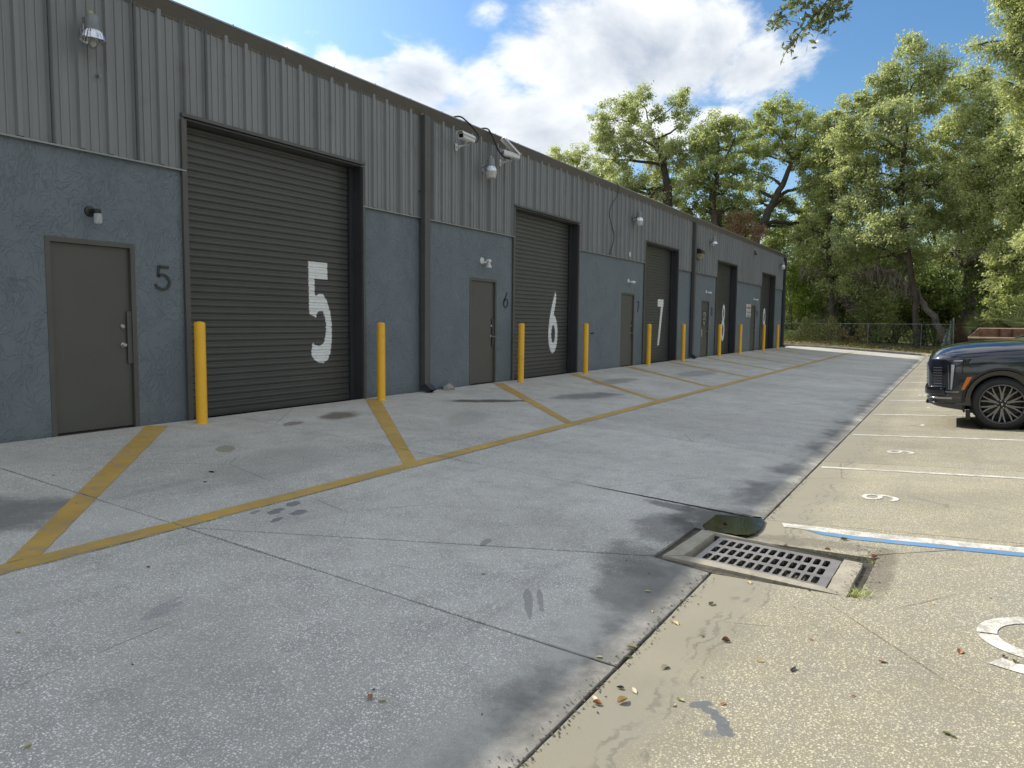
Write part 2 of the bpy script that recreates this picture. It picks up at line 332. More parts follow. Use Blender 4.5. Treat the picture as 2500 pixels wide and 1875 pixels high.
def concretemat():
    m, k, b, out = newmat('exposed_aggregate_concrete')
    pos = k.n('ShaderNodeNewGeometry').outputs['Position']
    sp = k.n('ShaderNodeSeparateXYZ'); k.l(pos, sp.inputs[0]); X, Y = sp.outputs[0], sp.outputs[1]
    big = k.noise(pos, 0.55, 6, 0.6); mid = k.noise(pos, 3.5, 6, 0.65); fine = k.noise(pos, 160, 3, 0.7)
    park = k.ramp(Y, YG - 0.02, YG + 0.02, 1, 0, smooth=False)
    c = k.mix(k.ramp(big, 0.3, 0.7), (0.405, 0.39, 0.355), (0.525, 0.51, 0.465))
    cp = k.mix(k.ramp(big, 0.3, 0.7), (0.215, 0.196, 0.142), (0.305, 0.277, 0.198))
    c = k.mix(park, c, cp)
    # slab to slab tone differences
    sx = k.m('FLOOR', k.m('DIVIDE', k.m('SUBTRACT', X, 3.417), 3.33)); wh = k.n('ShaderNodeTexWhiteNoise', noise_dimensions='2D')
    cmb = k.n('ShaderNodeCombineXYZ'); k.l(sx, cmb.inputs[0]); k.l(k.m('GREATER_THAN', Y, 4.79), cmb.inputs[1]); k.l(cmb.outputs[0], wh.inputs['Vector'])
    tone = k.ramp(wh.outputs['Value'], 0, 1, 0.90, 1.06, smooth=False)
    apr = k.ramp(Y, 4.6, 5.0, 1.0, 1.12)
    tone = k.m('MULTIPLY', tone, apr)
    vm = k.n('ShaderNodeVectorMath', operation='SCALE'); k.l(c, vm.inputs[0]); k.l(tone, vm.inputs['Scale']); c = vm.outputs[0]
    c = k.mix(k.ramp(mid, 0.40, 0.75, 0, 0.42), c, (0.22, 0.215, 0.20))
    c = k.mix(k.ramp(k.noise(pos, 0.28, 7, 0.68), 0.50, 0.72, 0, 0.55), c, (0.20, 0.195, 0.185))
    c = k.mix(k.ramp(fine, 0.30, 0.62, 0.42, 0), c, (0.17, 0.165, 0.155))
    # aggregate chips of two sizes
    edgeband = k.ramp(k.m('ABSOLUTE', k.m('SUBTRACT', Y, YG)), 0.20, 0.62)     # trowelled smooth gutter strip
    edgeband = k.m('MULTIPLY', edgeband, k.ramp(k.noise(pos, 1.1, 3), 0.3, 0.6, 0.55, 1))
    for sc, thr, rad, cc in ((72, 0.58, 0.40, (0.80, 0.79, 0.75)), (140, 0.52, 0.45, (0.72, 0.71, 0.67)), (44, 0.88, 0.28, (0.85, 0.84, 0.81))):
        vo = k.n('ShaderNodeTexVoronoi'); k.l(pos, vo.inputs['Vector']); vo.inputs['Scale'].default_value = sc
        sr = k.n('ShaderNodeSeparateColor'); k.l(vo.outputs['Color'], sr.inputs[0])
        chip = k.m('MULTIPLY', k.m('GREATER_THAN', sr.outputs[0], thr), k.ramp(vo.outputs['Distance'], rad * 0.75, rad, 1, 0))
        chip = k.m('MULTIPLY', chip, edgeband)
        cc2 = k.mix(park, cc, tuple(a * b_ for a, b_ in zip(cc, (0.76, 0.71, 0.55))))
        c = k.mix(k.m('MULTIPLY', chip, 0.85), c, cc2)
    # dark algae and grit along the gutter line
    dy = k.m('SUBTRACT', Y, YG)
    wob = k.m('MULTIPLY', k.m('SUBTRACT', k.noise(pos, 1.4, 6, 0.65), 0.5), 1.7)
    left = k.m('ADD', k.m('ADD', dy, wob), k.ramp(X, 5, 25, 0, 0.22))
    dl = k.m('MULTIPLY', k.ramp(left, 0.10, 0.50, 1, 0), k.m('GREATER_THAN', dy, -0.01))
    dl = k.m('MULTIPLY', dl, k.ramp(k.noise(pos, 7, 6, 0.7), 0.25, 0.6, 0.55, 1))
    c = k.mix(k.m('MULTIPLY', dl, 0.68), c, (0.075, 0.07, 0.063))
    rb = k.m('ADD', k.m('MULTIPLY', dy, -1.0), k.m('MULTIPLY', wob, 0.3))
    dr = k.m('MULTIPLY', k.ramp(rb, 0.30, 0.46, 1, 0), k.m('LESS_THAN', dy, 0.0))
    c = k.mix(k.m('MULTIPLY', dr, 0.42), c, (0.262, 0.245, 0.20))
    for lv in (0.33, 0.42, 0.27):      # drying rings beside the gutter
        ln = k.m('MULTIPLY', k.ramp(k.m('ABSOLUTE', k.m('SUBTRACT', rb, lv)), 0.004, 0.016, 1, 0), k.m('LESS_THAN', dy, 0.0))
        ln = k.m('MULTIPLY', ln, k.ramp(k.noise(pos, 5, 3), 0.42, 0.6))
        c = k.mix(k.m('MULTIPLY', ln, 0.45), c, (0.10, 0.09, 0.08))
    for x, y, rx, ry, ro, cc, stn in STAINS:
        u = k.m('SUBTRACT', X, x); v = k.m('SUBTRACT', Y, y); ca, sa = math.cos(ro), math.sin(ro)
        uu = k.m('ADD', k.m('MULTIPLY', u, ca / rx), k.m('MULTIPLY', v, sa / rx)); vv = k.m('ADD', k.m('MULTIPLY', u, -sa / ry), k.m('MULTIPLY', v, ca / ry))
        d = k.m('ADD', k.m('MULTIPLY', uu, uu), k.m('MULTIPLY', vv, vv))
        d = k.m('ADD', d, k.m('MULTIPLY', k.m('SUBTRACT', mid if rx > .2 else k.noise(pos, 18, 4), 0.5), 3.2))
        soft = 0.75 if max(rx, ry) > 0.25 else 0.15
        f = k.m('MULTIPLY', k.ramp(d, 1 - soft, 1 + soft * 0.6, 1, 0), stn)
        c = k.mix(f, c, cc)
    # tyre tracks in the driving lane and faint hairline cracks
    tr = k.noise(k.vscale(pos, (0.25, 3.0, 1)), 1.6, 4, 0.6)
    c = k.mix(k.ramp(tr, 0.55, 0.8, 0, 0.30), c, (0.17, 0.165, 0.16))
    vc = k.n('ShaderNodeTexVoronoi', feature='DISTANCE_TO_EDGE'); k.l(pos, vc.inputs['Vector']); vc.inputs['Scale'].default_value = 0.22
    k.l(k.vscale(k.n('ShaderNodeNewGeometry').outputs['Position'], (1, 1, 1)), vc.inputs['Vector'])
    crack = k.m('MULTIPLY', k.ramp(vc.outputs['Distance'], 0.0004, 0.0016, 1, 0), k.ramp(k.noise(pos, 0.7, 2), 0.52, 0.6))
    c = k.mix(k.m('MULTIPLY', crack, 0.6), c, (0.08, 0.075, 0.07))
    k.l(c, b.inputs['Base Color'])
    k.l(k.m('SUBTRACT', 0.86, k.m('MULTIPLY', dl, 0.30)), b.inputs['Roughness']); b.inputs['Specular IOR Level'].default_value = 0.35
    bp = k.n('ShaderNodeBump'); bp.inputs['Strength'].default_value = 0.55; bp.inputs['Distance'].default_value = 0.0025
    k.l(k.m('ADD', fine, k.m('MULTIPLY', mid, 0.6)), bp.inputs['Height']); k.l(bp.outputs[0], b.inputs['Normal'])
    return m
m_conc = concretemat()
def paintline(name, c, wear=0.5, thr=0.62):
    m, k, b, out = newmat(name)
    pos = k.n('ShaderNodeNewGeometry').outputs['Position']
    w = k.ramp(k.m('ADD', k.m('MULTIPLY', k.noise(pos, 6, 6, 0.7), 0.6), k.m('MULTIPLY', k.noise(pos, 95, 3, 0.7), 0.4)), thr - 0.09, thr + 0.04)
    cc = k.mix(k.ramp(k.noise(pos, 1.2, 4), 0.3, 0.7), tuple(x * 0.86 for x in c), tuple(min(.85, x * 1.1) for x in c))
    cc = k.mix(k.m('MULTIPLY', w, wear), cc, (0.25, 0.235, 0.20))
    k.l(cc, b.inputs['Base Color']); b.inputs['Roughness'].default_value = 0.75
    bp = k.n('ShaderNodeBump'); bp.inputs['Strength'].default_value = 0.5; bp.inputs['Distance'].default_value = 0.002
    k.l(k.noise(pos, 150, 3), bp.inputs['Height']); k.l(bp.outputs[0], b.inputs['Normal'])
    return m
m_yline = paintline('yellow_line_paint', (0.50, 0.315, 0.065), 0.6, 0.56)
m_wline = paintline('white_line_paint', (0.66, 0.64, 0.58), 0.75, 0.54)
m_bline = paintline('blue_line_paint', (0.10, 0.24, 0.44), 0.6, 0.57)
m_dirt_shade = M('joint_dirt_slot_shade', (0.035, 0.03, 0.025), 0.95, 0, 0.5, 12, bump=1.0, bs=60)
m_grit = M('black_grit', (0.06, 0.052, 0.042), 0.9, 0, 0.6, 20, bump=1.0, bs=70, dirt=((0.22, 0.17, 0.11), 0.56, 0.7))
m_iron = M('worn_cast_iron', (0.25, 0.238, 0.228), 0.5, 0.35, 0.2, 6, bump=0.6, bs=80, dirt=((0.20, 0.12, 0.09), 0.58, 0.5))
m_frameconc = M('drain_frame_concrete', (0.34, 0.31, 0.25), 0.9, 0, 0.22, 4, bump=0.8, bs=90, dirt=((0.15, 0.13, 0.10), 0.55, 0.6))
m_kerb = M('kerb_concrete', (0.33, 0.31, 0.27), 0.9, 0, 0.25, 3, bump=0.6, bs=50, dirt=((0.14, 0.125, 0.10), 0.52, 0.6))
m_soil = M('leaf_strewn_soil', (0.10, 0.082, 0.05), 0.95, 0, 0.5, 3, bump=1.0, bs=20, dirt=((0.06, 0.075, 0.03), 0.5, 0.7))
m_water = M('shallow_water', (0.010, 0.009, 0.006), 0.02, 0, 0.2, 5, bump=0.45, bs=9, spec=1.0)
def leafmat(name, c1, c2, trans=0.45, spec=0.45):
    m, k, b, out = newmat(name)
    geo = k.n('ShaderNodeNewGeometry'); r = geo.outputs['Random Per Island']
    n = k.noise(geo.outputs['Position'], 0.35, 3)
    f = k.m('ADD', k.m('MULTIPLY', k.m('POWER', r, 1.3), 0.78), k.m('MULTIPLY', k.ramp(n, 0.3, 0.7), 0.22))
    cc = k.mix(f, c1, c2); k.l(cc, b.inputs['Base Color']); b.inputs['Roughness'].default_value = 0.42; b.inputs['Specular IOR Level'].default_value = spec
    t = k.n('ShaderNodeBsdfTranslucent')
    tcol = k.mix(0.5, cc, tuple(min(1, x * y) for x, y in zip(c2, (1.3, 1.35, 0.7)))); k.l(tcol, t.inputs[0])
    mx = k.n('ShaderNodeMixShader'); mx.inputs[0].default_value = trans
    k.l(b.outputs[0], mx.inputs[1]); k.l(t.outputs[0], mx.inputs[2]); k.l(mx.outputs[0], out.inputs[0])
    return m
LEAF = {0: leafmat('oak_leaves_grey_green', (0.09, 0.12, 0.05), (0.66, 0.71, 0.42)), 1: leafmat('oak_leaves_mid_green', (0.08, 0.115, 0.035), (0.64, 0.69, 0.35)),
        2: leafmat('leaves_yellow_green', (0.16, 0.20, 0.06), (0.68, 0.72, 0.36)), 3: leafmat('oak_leaves_bright', (0.10, 0.135, 0.045), (0.70, 0.74, 0.42)),
        4: leafmat('withered_leaves', (0.16, 0.10, 0.06), (0.55, 0.39, 0.27), 0.4), 5: leafmat('understory_shade_leaves', (0.02, 0.04, 0.008), (0.26, 0.33, 0.09), 0.35),  # understory leaf colour lowered to stand in for shade under the trees
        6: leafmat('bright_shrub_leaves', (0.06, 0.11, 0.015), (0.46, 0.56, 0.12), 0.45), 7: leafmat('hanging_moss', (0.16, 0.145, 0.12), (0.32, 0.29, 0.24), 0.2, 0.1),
        8: leafmat('palm_fronds', (0.09, 0.13, 0.05), (0.23, 0.26, 0.13), 0.25, 0.6), 9: leafmat('leaf_litter', (0.11, 0.075, 0.035), (0.38, 0.30, 0.12), 0.1, 0.2), 10: leafmat('near_branch_leaves', (0.07, 0.09, 0.04), (0.24, 0.28, 0.15), 0.45, 0.4)}
# ------------------------------------------------------------ woodland layout: (kind, label, leaf size, leaf colour, moss, trunk path, crown masses)
TREES = [
    ('oak_tree', 'tall open crowned oak behind the roof with blue sky showing between its upper limbs', 0.2, 0, 0, [[58.72, 19.9, -0.3, 0.38], [58.63, 20.16, 9.66, 0.33], [58.52, 20.47, 12.2, 0.3], [58.32, 21.04, 14.75, 0.2], [57.99, 21.94, 16.93, 0.1]], [[57.03, 24.31, 17.3, 1.92, 1.85, 5438], [56.65, 25.2, 15.94, 1.11, 1.11, 1882], [59.18, 23.31, 19.13, 1.36, 1.13, 2258], [58.29, 21.11, 17.8, 0.66, 0.81, 828], [58.79, 19.69, 18.79, 0.87, 1.02, 1405], [58.92, 19.31, 17.25, 0.87, 0.95, 1305], [56.12, 22.34, 15.51, 1.62, 1.3, 3388], [57.06, 24.25, 14.29, 1.49, 1.34, 3011], [59.77, 21.74, 14.36, 2.19, 1.89, 6065], [57.28, 19.17, 14.35, 1.43, 1.21, 2844], [57.97, 21.99, 11.88, 1.85, 1.11, 3137], [57.29, 23.7, 12.27, 1.49, 1.26, 2844], [59.17, 18.52, 15.72, 0.87, 0.73, 1003], [61.55, 21.5, 11.81, 1.94, 1.4, 3764], [62.14, 19.74, 13.09, 1.31, 1.31, 2417], [60.62, 24.0, 11.29, 1.72, 1.02, 2392]]),
    ('small_tree', 'pale yellow green crown low over the roof at the far left of the treeline', 0.17, 2, 0, [[62.95, 30.62, -0.3, 0.25], [62.84, 30.84, 12.9, 0.18]], [[62.19, 32.13, 16.39, 1.18, 0.76, 1673], [63.13, 30.24, 16.29, 1.26, 0.93, 2191], [63.76, 28.9, 15.17, 1.35, 1.18, 2975], [64.01, 32.07, 15.29, 1.73, 0.95, 2922], [64.27, 27.73, 13.91, 1.85, 1.43, 4968], [63.6, 29.25, 13.72, 1.69, 1.1, 3454]]),
    ('oak_tree', 'rounded leafy oak between the open crowned oak and the dark limbed oak', 0.2, 1, 0, [[57.95, 15.54, -0.3, 0.34], [57.81, 16.06, 7.57, 0.3], [57.69, 16.48, 10.36, 0.25], [57.75, 16.29, 12.77, 0.16]], [[57.72, 16.4, 16.47, 1.26, 0.84, 1692], [58.09, 15.02, 15.78, 1.04, 1.04, 1762], [57.41, 17.44, 15.23, 1.34, 1.12, 2381], [59.38, 16.37, 14.82, 1.72, 1.44, 3760], [57.56, 16.95, 12.97, 1.83, 1.34, 3870], [56.57, 14.52, 12.24, 1.36, 1.36, 3134], [57.29, 17.83, 11.79, 1.42, 1.27, 2820], [59.41, 16.26, 11.29, 1.8, 1.3, 3525], [61.42, 14.9, 9.32, 1.47, 1.25, 2663], [59.34, 16.52, 8.81, 1.59, 1.23, 2930], [57.28, 17.85, 10.05, 1.42, 1.06, 2350], [58.14, 14.83, 9.96, 1.19, 1.19, 2264]]),
    ('oak_tree', 'oak with bare dark forking limbs rising above the far end of the roof', 0.2, 1, 0, [[58.38, 13.87, -0.3, 0.42], [58.46, 13.49, 6.83, 0.36], [58.64, 12.71, 9.21, 0.3], [58.85, 11.67, 11.54, 0.22], [58.97, 11.05, 13.34, 0.12]], [[58.81, 11.88, 17.16, 1.29, 0.82, 1518], [58.62, 12.8, 16.24, 1.23, 1.17, 2037], [59.01, 10.84, 16.08, 1.29, 1.15, 2151], [60.8, 9.88, 15.43, 1.18, 1.24, 2037], [58.77, 12.11, 14.75, 1.78, 1.3, 3290], [59.13, 10.18, 13.62, 1.49, 1.15, 2490], [60.06, 13.71, 14.33, 1.2, 1.06, 1698], [59.33, 8.92, 13.04, 1.34, 1.34, 2663], [58.58, 12.98, 12.45, 1.04, 0.83, 1198], [60.85, 9.56, 11.34, 1.39, 1.18, 2264], [60.62, 10.96, 10.38, 1.26, 0.91, 1558], [61.72, 13.59, 10.71, 1.46, 1.17, 2131], [62.02, 12.18, 8.87, 1.45, 1.09, 1997], [62.32, 10.53, 9.17, 1.44, 1.22, 2264], [61.48, 14.66, 12.19, 1.24, 1.17, 1811], [61.49, 14.61, 15.76, 0.95, 1.31, 1558], [62.9, 15.58, 8.03, 1.89, 1.29, 2830], [63.53, 12.78, 7.6, 1.64, 1.27, 2490]]),
    ('dead_tree', 'brown withered leafed tree crown just above the roofline', 0.13, 4, 0, [[57.3, 14.05, -0.3, 0.15], [57.28, 14.12, 7.43, 0.1]], [[57.24, 14.29, 8.79, 1.1, 0.96, 3615], [57.46, 13.41, 8.09, 0.89, 0.69, 2098], [57.14, 14.68, 7.95, 0.76, 0.55, 1420]]),
    ('oak_tree', 'broad tall oak rising highest in the middle of the treeline right of the roof end', 0.19, 0, 0, [[55.96, 2.11, -0.3, 0.2], [55.94, 2.51, 3.18, 0.19], [55.9, 3.41, 8.01, 0.18], [55.89, 3.58, 11.59, 0.16], [55.9, 3.38, 15.68, 0.1]], [[53.9, 3.23, 18.23, 0.86, 0.92, 1815], [53.96, 1.98, 17.22, 1.02, 0.96, 2314], [53.86, 3.84, 16.64, 1.27, 1.1, 3161], [55.55, 2.45, 15.75, 1.77, 1.35, 5218], [53.76, 5.1, 15.81, 1.35, 1.0, 2957], [53.64, 6.25, 14.93, 1.36, 1.01, 2957], [52.25, 3.98, 13.7, 1.7, 1.24, 4991], [53.58, 6.73, 13.52, 1.37, 1.19, 3478], [55.74, 5.41, 12.94, 1.84, 1.41, 5218], [57.51, 3.19, 13.05, 1.97, 1.54, 6050], [55.61, 6.6, 11.52, 1.55, 1.36, 4159], [55.82, 4.48, 10.47, 2.01, 1.52, 6239], [55.97, 1.94, 10.28, 1.67, 1.49, 5293], [55.69, 5.93, 9.05, 1.73, 1.24, 4235], [54.29, 3.43, 7.53, 1.89, 1.3, 5324], [55.6, 6.68, 6.93, 1.75, 1.06, 3599], [58.58, 8.52, 5.98, 1.47, 1.34, 3327], [58.97, 5.22, 5.9, 1.7, 1.17, 3539], [57.41, 4.71, 3.88, 1.4, 0.95, 2495]]),
    ('oak_tree', 'dense bright green oak filling the upper right side behind the black car', 0.18, 3, 1, [[57.99, -0.81, -0.3, 0.42], [58.0, -0.62, 1.71, 0.4], [58.0, -0.58, 4.43, 0.36], [57.99, -0.97, 8.89, 0.28], [57.98, -1.49, 13.23, 0.2]], [[56.64, 0.2, 16.29, 1.46, 1.35, 5457], [54.35, -1.09, 13.88, 1.67, 1.56, 7972], [59.14, 0.59, 14.01, 1.85, 1.73, 7972], [52.04, -2.27, 11.13, 1.58, 1.74, 9396], [53.67, -0.77, 10.79, 1.77, 1.55, 8503], [59.59, 1.26, 11.42, 1.7, 1.57, 6406], [53.89, -1.58, 8.85, 1.83, 1.49, 8456], [57.32, 0.18, 8.58, 1.86, 1.44, 7061], [51.1, -2.82, 8.11, 1.29, 1.55, 7118], [57.97, 1.9, 8.47, 1.36, 1.24, 4176], [54.8, -1.26, 6.5, 1.82, 1.25, 6681], [52.03, -2.6, 5.12, 1.43, 1.06, 5125], [59.6, 0.46, 6.26, 1.7, 1.07, 4356], [51.31, -3.39, 9.62, 1.54, 2.06, 11389], [49.23, -3.65, 5.86, 1.48, 1.48, 8541]]),
    ('oak_tree', 'nearest tree leaning in at the top right corner with small pale leaves', 0.14, 3, 0, [[43.52, -6.46, -0.3, 0.35], [43.64, -5.64, 5.65, 0.3], [43.79, -4.33, 10.99, 0.25], [43.9, -2.93, 14.15, 0.15]], [[43.97, -1.48, 15.92, 0.75, 1.02, 3362], [43.95, -2.12, 14.31, 0.88, 1.23, 4815], [44.0, -0.32, 14.95, 0.54, 0.27, 619], [43.99, -0.91, 14.41, 0.58, 0.36, 894], [43.96, -1.84, 12.75, 0.97, 0.88, 3783], [43.91, -2.78, 15.23, 1.3, 1.73, 10319], [45.5, -2.99, 12.23, 1.36, 1.81, 10319], [43.96, -1.97, 17.08, 1.31, 0.87, 5159], [43.88, -3.26, 9.88, 1.09, 1.31, 6449]]),
    ('leaning_tree', 'leaning oak with a crooked bare trunk arching left over the chain link fence', 0.13, 1, 2, [[56.5, 0.31, -0.3, 0.24], [56.49, 0.85, 0.94, 0.22], [56.48, 1.6, 2.23, 0.2], [56.45, 2.35, 3.2, 0.19], [56.41, 3.12, 4.06, 0.18], [56.35, 4.11, 4.81, 0.16], [56.26, 5.19, 5.14, 0.13], [56.17, 6.07, 4.78, 0.08]], [[56.17, 6.12, 5.72, 1.38, 0.94, 3798], [56.32, 4.47, 6.6, 1.55, 0.93, 4316], [58.03, 2.87, 5.75, 1.26, 1.07, 3913], [56.08, 6.91, 4.17, 0.95, 0.7, 1899]]),
    ('slim_tree', 'slender dark trunked tree between the roof end and the leaning oak', 0.18, 1, 1, [[57.51, 7.52, -0.3, 0.2], [57.48, 7.76, 3.28, 0.18], [57.43, 8.1, 7.17, 0.15], [57.44, 8.03, 11.01, 0.12], [57.44, 8.07, 13.56, 0.08]], [[57.39, 8.39, 15.54, 1.1, 0.9, 2151], [57.49, 7.65, 13.99, 1.35, 1.22, 3606], [57.38, 8.48, 12.79, 1.36, 1.3, 3796], [59.13, 7.45, 11.72, 1.46, 1.32, 3977], [57.45, 7.93, 10.21, 1.49, 1.3, 4157], [58.83, 9.57, 11.36, 1.21, 1.14, 2765], [58.76, 9.95, 13.36, 1.01, 1.14, 2304], [58.88, 9.24, 14.62, 1.0, 1.0, 2033], [57.29, 9.03, 7.85, 1.31, 1.12, 3073], [57.46, 7.87, 8.77, 1.3, 1.11, 3073], [57.23, 9.41, 5.91, 1.19, 0.99, 2440], [57.49, 7.7, 4.58, 1.31, 0.98, 2711], [57.15, 9.91, 7.23, 0.79, 0.79, 1301]]),
]
SHRUBS = [([59.11, 10.31, 4.72, 1.24, 1.17], 'bright'), ([59.18, 9.91, 2.67, 1.17, 1.38], 'bright'), ([59.32, 9.02, 3.86, 1.36, 1.23], 'mid'), ([62.46, 8.27, 2.56, 1.57, 1.42], 'dark'), ([59.08, 10.49, 1.12, 0.9, 1.18], 'mid'), ([59.31, 9.06, 0.96, 1.23, 1.03], 'mid'), ([62.64, 6.68, 3.09, 1.55, 1.62], 'dark'), ([59.78, 5.12, 2.01, 1.46, 1.46], 'mid'), ([62.87, 3.99, 2.4, 1.59, 1.52], 'dark'), ([62.95, 2.49, 2.57, 1.57, 1.5], 'dark'), ([62.99, 1.2, 3.41, 1.48, 1.48], 'dark'), ([63.0, -0.16, 2.4, 1.46, 1.46], 'dark'), ([54.98, -1.44, 3.12, 1.43, 1.26], 'dark'), ([51.93, -2.6, 3.01, 1.44, 1.33], 'mid'), ([54.86, -3.92, 2.82, 1.39, 1.67], 'dark'), ([62.56, 7.41, 5.19, 1.62, 1.41], 'dark'), ([62.96, 2.15, 4.76, 1.56, 1.35], 'dark'), ([54.97, -1.85, 4.52, 1.42, 1.13], 'dark')]
BACK = [[74.25, 23.89, 9.5, 2.78, 6.96], [75.26, 20.48, 10.35, 2.75, 6.87], [76.22, 16.59, 7.57, 2.71, 6.79], [76.79, 13.71, 8.4, 2.68, 6.69], [77.11, 11.78, 10.96, 2.64, 6.61], [77.44, 9.34, 10.0, 2.61, 6.52], [77.68, 7.04, 10.76, 2.57, 6.43], [77.88, 4.34, 9.79, 2.53, 6.33], [77.97, 2.17, 10.51, 2.49, 6.23], [78.0, -0.36, 9.56, 2.45, 6.12], [77.95, -2.7, 10.62, 2.4, 5.99], [77.84, -5.03, 10.08, 2.35, 5.88], [77.66, -7.23, 10.31, 2.3, 5.76], [77.4, -9.62, 10.5, 2.25, 5.63]]
rnd = random.Random(7)
# ------------------------------------------------------------ terrain, paving
XE = 47.9                       # far end of the lot
def terrain_z(x, y):
    yy = min(max(y, -14), 30); base = gz(min(yy, WY)) - 0.16
    t = min(max((x - XE) / 0.25, 0), 1)
    out = (base + 0.16 + 0.06)
    z = base * (1 - t) + out * t
    if x > XE + 0.3: z += 0.012 * min(x - XE, 12) + 0.05 * math.sin(x * 1.3 + y) * math.cos(y * 0.9)
    return z
def make_terrain():
    xs = sorted(set([-300, -120, -60, -30, -16] + [i for i in range(-12, 48, 6)] + [47.7, 47.9, 48.15, 48.4] + [49 + i for i in range(0, 26)] + [80, 95, 120, 180, 300, 700]))
    ys = sorted(set([-500, -200, -90, -50, -30, -20, -14] + [i for i in range(-12, 24, 1)] + [YG] + [30, 45, 80, 200, 600]))
    v = [(x, y, terrain_z(x, y)) for x in xs for y in ys]; m = len(ys)
    f = [(i * m + j, (i + 1) * m + j, (i + 1) * m + j + 1, i * m + j + 1) for i in range(len(xs) - 1) for j in range(m - 1)]
    mb = MB(); mb.add(v, f); o = mb.build('ground', m_soil, ang=60); prop(o, kind='structure')
make_terrain()
pav = bpy.data.objects.new('pavement', None); col.objects.link(pav); prop(pav, kind='structure'); ORG[pav] = Vector((0, 0, 0))

def offset_poly(poly, d):
    """inset a convex CCW polygon"""
    n = len(poly); L = []
    for i in range(n):
        a, b = poly[i], poly[(i + 1) % n]; dx, dy = b[0] - a[0], b[1] - a[1]; l = math.hypot(dx, dy)
        nx, ny = -dy / l, dx / l; L.append((nx, ny, nx * a[0] + ny * a[1] + d))
    out = []
    for i in range(n):
        a, b = L[i - 1], L[i]; det = a[0] * b[1] - a[1] * b[0]
        out.append(((a[2] * b[1] - a[1] * b[2]) / det, (a[0] * b[2] - a[2] * b[0]) / det))
    return out
def hsh(x, y):
    v = math.sin(x * 127.1 + y * 311.7) * 43758.5453; return v - math.floor(v) - 0.5
def slab(poly, gap=0.005, drain=False):
    area = sum(poly[i][0] * poly[(i + 1) % len(poly)][1] - poly[(i + 1) % len(poly)][0] * poly[i][1] for i in range(len(poly)))
    if area < 0: poly = poly[::-1]
    cx = sum(p[0] for p in poly) / len(poly); near = cx < 15
    rings = []
    for ins, dz in ((gap, -0.09), (gap, -0.004), (gap + 0.004, 0.0)):
        pp = offset_poly(poly, ins); ring = []
        for i in range(len(pp)):
            a, b = pp[i], pp[(i + 1) % len(pp)]; a0, b0 = poly[i], poly[(i + 1) % len(poly)]
            l = math.hypot(b[0] - a[0], b[1] - a[1]); n = max(2, int(math.hypot(b0[0] - a0[0], b0[1] - a0[1]) / (0.09 if near else 1.2)))
            nx, ny = -(b[1] - a[1]) / l, (b[0] - a[0]) / l
            for k in range(n):
                t = k / n; q = (a[0] + (b[0] - a[0]) * t, a[1] + (b[1] - a[1]) * t)
                j = 0.0
                if near and k: 
                    w = (a0[0] + (b0[0] - a0[0]) * t, a0[1] + (b0[1] - a0[1]) * t)
                    j = (0.5 * math.sin(w[0] * 3.1 + w[1] * 2.3) + hsh(round(w[0], 2), round(w[1], 2))) * 0.0045
                ring.append((q[0] + nx * j, q[1] + ny * j, dz))
        rings.append(ring)
    m = len(rings[0]); vs = []
    for r in rings: vs += [(x, y, gz(y) + dz) for x, y, dz in r]
    fs = [tuple(range(2 * m, 3 * m)), tuple(range(m - 1, -1, -1))]
    for k in range(2): fs += [(k * m + i, k * m + (i + 1) % m, (k + 1) * m + (i + 1) % m, (k + 1) * m + i) for i in range(m)]
    mb = MB(); mb.add(vs, fs); return mb.build('slab', m_conc, pav)
DR = [(5.19, 1.775), (6.045, 1.73), (5.80, 0.49), (5.02, 0.505)]        # drain frame outer corners L T R B
XJ = [3.417 + 3.3325 * k for k in range(-5, 14)]; XJ = [x for x in XJ if x < XE - 1.2] + [XE - 0.15]
YL = [WY - 0.01, 4.79, YG]; YP = [YG, -2.25, -5.9, -9.6, -14.0]
drain_slabs = []
for i in range(len(XJ) - 1):
    a, b = XJ[i], XJ[i + 1]; near = abs(a - 3.417) < 0.01
    slab([(a, 4.79), (b, 4.79), (b, WY - 0.01), (a, WY - 0.01)], 0.007)
    if near:
        drain_slabs.append(slab([(a, YG), (5.42, YG), (a, 4.79)], 0.0085)); drain_slabs.append(slab([(5.42, YG), (b, YG), (b, 4.79), (a, 4.79)], 0.0085))
        drain_slabs.append(slab([(XJ[i - 1], -2.25), (1.0, -2.25), (5.5, 1.1), (5.5, YG), (XJ[i - 1], YG)], 0.006)); drain_slabs.append(slab([(1.0, -2.25), (b, -2.25), (b, -.6), (5.5, 1.1)], 0.005))
        drain_slabs.append(slab([(5.5, 1.1), (b, -.6), (b, YG), (5.5, YG)], 0.004))
    else:
        slab([(a, YG), (b, YG), (b, 4.79), (a, 4.79)], 0.0085)
        if abs(b - 3.417) > .01: slab([(a, -2.25), (b, -2.25), (b, YG), (a, YG)], 0.006)
    for j in range(1, 4): slab([(a, YP[j + 1]), (b, YP[j + 1]), (b, YP[j]), (a, YP[j])])
# hole for the drain
hp = [(5.13, 1.80), (6.02, 1.85), (6.16, 1.66), (5.94, 0.36), (5.78, 0.42), (5.0, 0.44), (4.955, 0.50)]
hp = [(5.13, 1.835), (6.08, 1.80), (5.90, 0.41), (4.965, 0.44)]
cb = MB(); cb.prism(hp, -2, 1, 'z'); cut = cb.build('cutter', m_dirt_shade)
def boolean(o, cutter):
    md = o.modifiers.new('b', 'BOOLEAN'); md.operation = 'DIFFERENCE'; md.object = cutter; md.solver = 'EXACT'
    bpy.context.view_layer.update(); dg = bpy.context.evaluated_depsgraph_get()
    me = bpy.data.meshes.new_from_object(o.evaluated_get(dg)); o.modifiers.clear(); o.data = me
for s in drain_slabs: boolean(s, cut)
bpy.data.objects.remove(cut)
